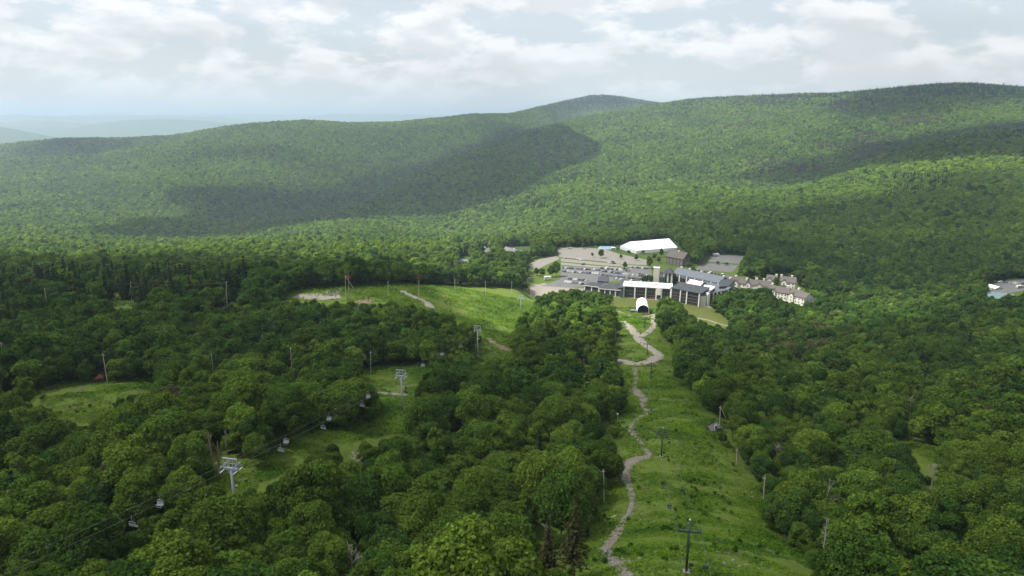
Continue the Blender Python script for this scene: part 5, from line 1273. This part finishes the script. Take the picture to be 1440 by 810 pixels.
# ------------------------------------------------------------------ chairlifts
def dir_at(T, k):
    d = (T[min(k+1, len(T)-1)]-T[max(k-1, 0)]); d.z = 0; return math.atan2(d.y, d.x)
def sheaves(m, x0, x1, y, z, n):
    for i in range(n):
        x = x0+(x1-x0)*i/(n-1); m.tube((x, y-.07, z), (x, y+.07, z), .24, .24, 8)
def quad_tower(b, H, rz, label, cat='lift tower'):
    r = empty('lift_tower', b, rz, label=label, cat=cat, group='grey towers of the left chairlift'); r.scale = (.8, .8, 1)
    MB().tube((0,0,-.5), (0,0,H-1.2), .36, .26, 12).build('mast', GALV, r, smooth=True); MB().box(-1,-1,-1,1,1,.35).build('footing', CONC, r)
    MB().box(-.28,-2.3,H-1.2,.28,2.3,H-.72).build('crossarm', GALV, r)
    for s_ in (-1, 1):
        MB().box(-.1,s_*2.05-.09,H-.71,.1,s_*2.05+.09,H+1.35).build('frame_post', GALV, r); MB().box(-.09,s_*.75-.08,H-.71,.09,s_*.75+.08,H+1.3).build('frame_post', GALV, r)
        m = MB(); m.box(-1.9,s_*1.8-.06,H-.35,1.9,s_*1.8+.06,H-.15); sheaves(m, -1.8, 1.8, s_*1.8, H-.1, 7); m.build('sheave_train', GALV, r)
        m = MB(); m.box(-2.1,s_*1.8+s_*.25-.2,H-1.35,2.1,s_*1.8+s_*.25+.2,H-1.28); m.box(-2.1,s_*2.25-.03,H-.5,2.1,s_*2.25+.03,H-.44)
        for x in (-2.05, 0, 2.05): m.box(x-.03,s_*2.25-.03,H-1.3,x+.03,s_*2.25+.03,H-.45)
        m.build('catwalk', GALV, r)
        MB().chain([Vector((0,0,H-2.6)), Vector((0,s_*1.3,H-1.2))], .1).build('strut', GALV, r)
    MB().box(-.14,-2.2,H+1.3,.14,2.2,H+1.55).build('lifting_beam', GALV, r); MB().box(-.05,-2.05,H+.25,.05,2.05,H+.37).build('rail', GALV, r)
    m = MB(); m.box(.5,-.22,1.5,.55,-.17,H-1.3); m.box(.5,.17,1.5,.55,.22,H-1.3)
    for k in range(int(H*1.6)): m.box(.5,-.2,1.7+k*.55,.54,.2,1.75+k*.55)
    m.build('ladder', GALV, r)
    MB().box(.4,-1.1,H*.62,.6,-.45,H*.62+.35).build('number_plate', WHITEP, r)
    return r
LLAB = ['', 'nearest grey quad lift tower among trees at the lower left', 'second grey lift tower standing behind the pale gravel strip', 'third grey lift tower at the foot of the upper meadow', 'farthest grey lift tower near the right end of the upper meadow', '']
for k in range(1, 5): quad_tower(LT[k], LH[k], dir_at(LT, k), LLAB[k])
def t_tower(b, H, rz, label):
    r = empty('lift_tower', b, rz, label=label, cat='lift tower', group='dark green towers of the middle chairlift'); z = H*.80
    MB().tube((0,0,-.5), (0,0,H), .21, .16, 12).build('mast', GREENSTEEL, r, smooth=True); MB().box(-.6,-.6,-.6,.6,.6,.3).build('footing', CONC, r)
    MB().box(-.17,-2.1,z-.30,.17,2.1,z-.02).build('crossarm', GREENSTEEL, r); MB().tube((0,0,H), (0,0,H+.2), .24, .1, 8).build('cap', GALV, r)
    for s_ in (-1, 1):
        m = MB(); m.box(-1.0,s_*1.95-.05,z,1.0,s_*1.95+.05,z+.16); sheaves(m, -.9, .9, s_*1.95, z+.2, 4); m.build('sheave_train', GREENSTEEL, r)
        MB().chain([Vector((0,0,z+1.4)), Vector((0,s_*1.7,z))], .05).build('brace', GREENSTEEL, r)
    m = MB(); m.box(.28,-.2,1.0,.32,-.16,z); m.box(.28,.16,1.0,.32,.2,z)
    for k in range(int(H*1.4)): m.box(.28,-.18,1.1+k*.5,.31,.18,1.14+k*.5)
    m.build('ladder', GREENSTEEL, r)
    m = MB(); m.box(-.5,-1.1,1.6,-.44,-.3,2.3); m.build('sign_board', GREENSTEEL, r)
    return r
CLAB = ['', 'nearest dark green lift tower at the bottom of the open slope', 'second dark green lift tower halfway down the open slope', 'third dark green lift tower just below the road bend', 'fourth dark green lift tower inside the road bend', 'farthest dark green lift tower in front of the arched shelter']
for k in range(1, 6): t_tower(CTW[k], CH[k], dir_at(CTW, k), CLAB[k])
for (which, s_), R in ROPE.items():
    o = MB().chain([p for p, _ in R], (.022 if which == 'left' else .018), 5).build('haul_rope', CABLE)
    side = 'left strand' if s_ > 0 else 'right strand'
    tag(o, f'steel haul rope, {side} of the ' + ('left quad chairlift' if which == 'left' else 'middle chairlift over the open slope'), 'lift rope')
PAD = mat('pale_chair_seat', (.24,.25,.27), .6, var=.1)
def chair(quad, metal, pad, name):
    r = empty(name, (0, 0, 0)); W = 1.0 if quad else .62; n = 4 if quad else 2
    MB().chain([Vector((0,0,0)), Vector((.15,0,-.35)), Vector((.15,0,-1.35))], .05, 6).build('hanger', metal, r)
    m = MB(); m.chain([Vector((.15,-W,-2.55)), Vector((.15,-W,-1.45)), Vector((.15,-W*.8,-1.3)), Vector((.15,W*.8,-1.3)), Vector((.15,W,-1.45)), Vector((.15,W,-2.55))], .045, 6)
    for s_ in (-W, W): m.chain([Vector((.15,s_,-2.5)), Vector((-.45,s_,-2.55))], .04, 5)
    m.chain([Vector((-.42,-W,-2.55)), Vector((-.42,W,-2.55))], .04, 5); m.build('frame', metal, r)
    for k in range(n):
        y0 = -W+.06+k*(2*W-.06)/n; y1 = y0+(2*W-.06)/n-.08
        MB().box(-.42, y0, -2.52, .12, y1, -2.42).build('seat', pad, r); MB().hexa([(.08,y0,-2.38),(.16,y0,-2.38),(.16,y1,-2.38),(.08,y1,-2.38)], [(.16,y0,-1.75),(.24,y0,-1.75),(.24,y1,-1.75),(.16,y1,-1.75)]).build('backrest', pad, r)
    MB().chain([Vector((-.55,-W*.9,-2.95)), Vector((-.55,W*.9,-2.95))], .04, 5).chain([Vector((-.45,-W*.5,-2.5)), Vector((-.55,-W*.5,-2.95))], .03, 4).chain([Vector((-.45,W*.5,-2.5)), Vector((-.55,W*.5,-2.95))], .03, 4).build('footrest', metal, r)
    return r
qc = chair(True, GALV, PAD, 'quad_chair'); dc = chair(False, GREENSTEEL, mat('dark_chair_seat', (.05,.07,.08), .6), 'double_chair')
QL = ['upper chair of the middle pair over the lift gap','lower chair of the middle pair over the lift gap','upper chair of the pair right of the nearest grey tower','lower chair of the pair right of the nearest grey tower','chair against the dark trees left of the second grey tower','faint chair just above the one against the dark trees',
      'chair just right of the second grey tower','chair left of the third grey tower over the trees','chair closest to the third grey tower','chair above the crowns left of the nearest grey tower','lowest chair above the crowns at the bottom left']
ML = ['dark chair hanging just right of the second green tower','dark chair halfway between the two nearest green towers','dark chair on the right strand above the nearest green tower','dark chair on the left strand above the nearest green tower','dark chair at the bottom edge right of the nearest green tower','dark chair far down the slope near the trail fork','dark chair above the worn track fork']
for proto, spots, labs, gp in ((qc, CH_L, QL, 'chairs of the left quad chairlift'), (dc, CH_M, ML, 'chairs of the middle chairlift')):
    for i, (sp, lab) in enumerate(zip(spots, labs)):
        o = proto if i == 0 else copy_tree(proto); o.location = sp[1]; o.scale = (.70, .70, .78 if proto is qc else .85); o.rotation_euler = (0, 0, math.atan2(sp[2].y, sp[2].x) + (math.pi if sp[5] < 0 else 0)); tag(o, lab, 'lift chair', gp)

# ------------------------------------------------------------------ utility poles, snags, dead trees
REDX = mat('weathered_red_sign', (.20, .045, .04), .8)
for (tx, ty, bx, by, hid, lab, kind), (b, t) in zip(POLES, POLE_SPOTS):
    r = empty('utility_pole', b, 0, label=lab, cat='pole'); v = t-b; rad = .17 if v.length > 7 else .14
    MB().tube(Vector((0,0,-.6)), v, rad, rad*.72, 8).build('post', POLEWOOD, r)
    if kind in ('red',): 
        for q in (-.1, -1.1): MB().box(v.x-1.1, v.y-.16, v.z+q-.3, v.x+1.1, v.y-.05-.12, v.z+q+.25).build('crossarm', REDX, r)
        MB().box(v.x-.3, v.y-.3, v.z-3.2, v.x+.3, v.y-.18, v.z+1.0).build('sign_board', REDX, r)
    elif kind == 'lamp': MB().box(v.x-.3, v.y-.3, v.z-.1, v.x+.3, v.y+.3, v.z+.5).build('lamp_head', WHITEP, r)
    else:
        MB().box(v.x-.45, v.y-.08, v.z-.75, v.x+.45, v.y+.06, v.z-.6).build('crossarm', POLEWOOD, r)
    if kind == 'stay': MB().tube(Vector((-2.6, .6, -.3)), v*.88, .05, .05, 5).build('stay', POLEWOOD, r)
    if kind == 'brace': MB().tube(Vector((2.0, -.4, v.z*.45)), v*.97, .11, .09, 6).build('brace', POLEWOOD, r)
b = POLE_SPOTS[8][0]; t = POLE_SPOTS[8][1]; g_ = ground(501.5, 411.5)
r = empty('leaning_pole', g_, 0, label='long pale pole leaning against the upright one on the upper meadow', cat='pole'); MB().tube(Vector((0,0,-.3)), t-g_+Vector((.2,-.3,-.2)), .2, .15, 8).build('post', mat('bright_wood', (.5,.46,.40), .8), r)
g_ = ground(491, 412); r = empty('red_marker_sign', g_, 0, label='dark red board on a post behind the leaning pole', cat='sign'); hz_ = CAMZ + ray(491, 387)[2]*g_.y/ray(491, 387)[1] - g_.z
MB().tube((0,0,-.3), (0,0,hz_), .12).build('post', POLEWOOD, r); MB().box(-1.1,-.2,hz_-2.4,1.1,-.1,hz_+.3).build('sign_board', REDX, r)
WIRES = [(0, 1), (1, 2), (5, 6), (6, 7), (11, 12), (12, 13), (22, 23)]
for a_, b_ in WIRES:
    p, q = POLE_SPOTS[a_][1], POLE_SPOTS[b_][1]; pts = [p.lerp(q, t)-Vector((0, 0, .7+4*1.4*t*(1-t))) for t in np.linspace(0, 1, 9)]
    tag(MB().chain(pts, .025, 4).build('overhead_wire', CABLE), 'thin wire from the ' + ' '.join(POLES[a_][5].split(' pole')[0].split()[:5]) + ' pole to the next', 'wire')
def bare_tree(b, H, seed, label, lean=(0, 0), material=None, branches=9, spread=.38, r0=None, cat='dead tree'):
    g = random.Random(seed); r = empty('dead_tree', b, 0, label=label, cat=cat); r0 = r0 or H*.022; top = Vector((lean[0], lean[1], H))
    MB().tube((0,0,-.5), top*.55, r0*1.2, r0*.8, 7).tube(top*.55, top, r0*.8, r0*.2, 6).build('trunk', material or DEADWOOD, r)
    for k in range(branches):
        t = g.uniform(.35, .95); a = g.uniform(0, 6.28); s_ = top*t; e = s_ + Vector((math.cos(a)*H*spread*(1.2-t), math.sin(a)*H*spread*(1.2-t), H*g.uniform(.1, .26))); m = MB().tube(s_, e, r0*.45, r0*.14, 5)
        for j in range(4):
            u = g.uniform(.35, .9); s2 = s_.lerp(e, u); m.tube(s2, s2+Vector((g.uniform(-1,1), g.uniform(-1,1), g.uniform(.2,1)))*H*.10, r0*.2, r0*.07, 4)
        m.build('branch', material or DEADWOOD, r)
    return r
for k, ((tx, ty, bx, by, hid, lab), (b, t)) in enumerate(zip(SNAGS, SNAG_SPOTS)):
    v = t-b; bare_tree(b, max(v.z, 4), 60+k, lab, (v.x, v.y), SNAG if 'brown' in lab else DEADWOOD, 3, .1, .30 if 'thick' in lab else .14)
for k, ((tx, ty, bx, by, lab), (b, t)) in enumerate(zip(DEAD, DEAD_SPOTS)):
    v = t-b; Hd = max(v.z, 5); bare_tree(b, Hd, 80+k, lab, (v.x*.6, v.y), None, 4 if 'birch' in lab else 12, .12 if 'birch' in lab else .42, .18)
for k, ((a_, t_, c_, d_, r_, lab), (b, Hh)) in enumerate(zip(BIGSPRUCE, BS_SPOTS)):
    r = empty('spruce_tree', b, .5*k, label=lab, cat='spruce'); link('trunk', trunk_mesh(700+k, Hh*1.2, .3, 2, r=.26, limbs=0), r)
    c = link('crown', conifer(710+k, Hh, r_, 22, 16, .34, z0=Hh*.30, gaps=.34, droop=.22), r); c['tint'] = [.044, .046, .018]
for (x, y, top, lab) in ((573,607,590,'small dark fir alone at the lower edge of the lift gap'), (1217,806,766,'young dark fir at the bottom of the right woods'), (1378,806,775,'small dark fir near the bottom right corner')):
    b = ground(x, y); q = ray(x, top); Hh = CAMZ+q[2]*b.y/q[1]-b.z; r = empty('spruce_tree', b, 0, label=lab, cat='spruce'); link('trunk', trunk_mesh(730, Hh, .3, .5, r=.12, limbs=0), r)
    c = link('crown', conifer(731+int(x), Hh, Hh*.24, 16, 12, .3, z0=.4), r); c['tint'] = [.016, .034, .014]
# trees standing in and round the resort
VT = [(782,389,18,4.6,.7,'tallest green tree at the car park entrance'),(773,390,13,4,.4,'dark tree left of the tallest entrance tree'),(763,390,11,3.6,.5,'lower tree beside the dirt road bend'),(845,363,11,3.6,.3,'round tree between gravel lots'),(833,362,7,1.6,.1,'small spindly tree left of the round one'),
      (894,367,8,2.6,.25,'small tree at the right end of the gravel lot'),(912.5,378,16,4,.9,'yellow green tree near the cream tower'),(878,378,8,3.2,.6,'low bush like tree in front of the terrace'),(909,399,10,3,.05,'dark tree behind the white lodge roof'),(915,399,9,2.6,.2,'second dark tree behind the white lodge roof'),
      (904,399,8,2.2,.15,'leftmost dark tree behind the white lodge roof'),(953,407,8,2.4,.7,'green tree before the hotel front'),(1091,405,12,3.4,.3,'tree in front of the set back townhouse'),(1074,402,8,2.6,.2,'small tree behind the middle townhouse'),(1110,411,9,3,.8,'yellow green tree before the rightmost rear townhouse'),
      (1101,412,8,3,.5,'tree between the two townhouse rows'),(1030,420,9,3.5,.6,'tree at the foot of the first townhouse'),(1046,420,8,3.5,.5,'tree below the second townhouse'),(1062,424,9,3.8,.6,'tree below the middle townhouse'),(930,362,11,3,.4,'slim tree before the white tent'),(921,366,9,2.8,.5,'tree left of the brown gabled house'),
      (926,370,8,2.6,.7,'pale bush beside the brown gabled house'),(967,378,9,3.5,.7,'light green bush right of the brown gabled house'),(975,384,7,3,.5,'bush behind the hotel roof'),(873,364,6,2.2,.5,'thin tree at the gravel lot edge'),(755,388,9,3.4,.4,'tree beside the street lamp'),(800,350,8,3,.4,'small tree at the far gravel lot corner'),
      (820,349.5,7,2.6,.3,'small tree behind the gravel lot'),(868,353,6,2.4,.6,'bush between play frame and tent'),(905,357,5,2.4,.4,'bush at the tent side wall'),(884,357,5,2.4,.3,'bush at the tent corner'),(1010,372,4,2.2,.4,'low bush between the two empty lots'),(1022,373,4,2.4,.6,'second low bush between the empty lots'),
      (1058,382,10,3.6,.5,'tree right of the empty lots'),(1042,384,7,3,.7,'yellow green bush below the empty lots')]
for k, (x, y, Hh, Rr_, gg_, lab) in enumerate(VT):
    b = ground(x, y); v = NEAR[k % 8] if False else MID[k % 6]; r = empty('broadleaf_tree', b, k*1.1, label=lab, cat='tree'); r.scale = (Rr_/v['R'], Rr_/v['R'], Hh/v['H'])
    link('trunk', NEAR[k % 6]['t'], r); c = link('crown', v['m'], r); tt = dark + (lite-dark)*gg_; c['tint'] = [float(q) for q in tt]
# grey leafless trees scattered through the near woods
dg_ = np.random.default_rng(3); cand = dg_.permutation(np.where((D < 430) & inframe & (px_ > 15) & (px_ < 1425) & (py_ < 790) & ~CON)[0])[:16]
for k, i in enumerate(cand):
    b = Vector((XY[i, 0]+3.4, XY[i, 1]-3.0, 0)); b.z = h1(b.x, b.y)
    bare_tree(b, float(13.2*max(sc_[i], .95)), 200+k, tree_label(i, 'grey leafless tree', 'tip').replace('tree tip', 'treetop'), (dg_.normal(0, .8), 0), None, 11, .36, .12)
print('done', time.time()-T0)
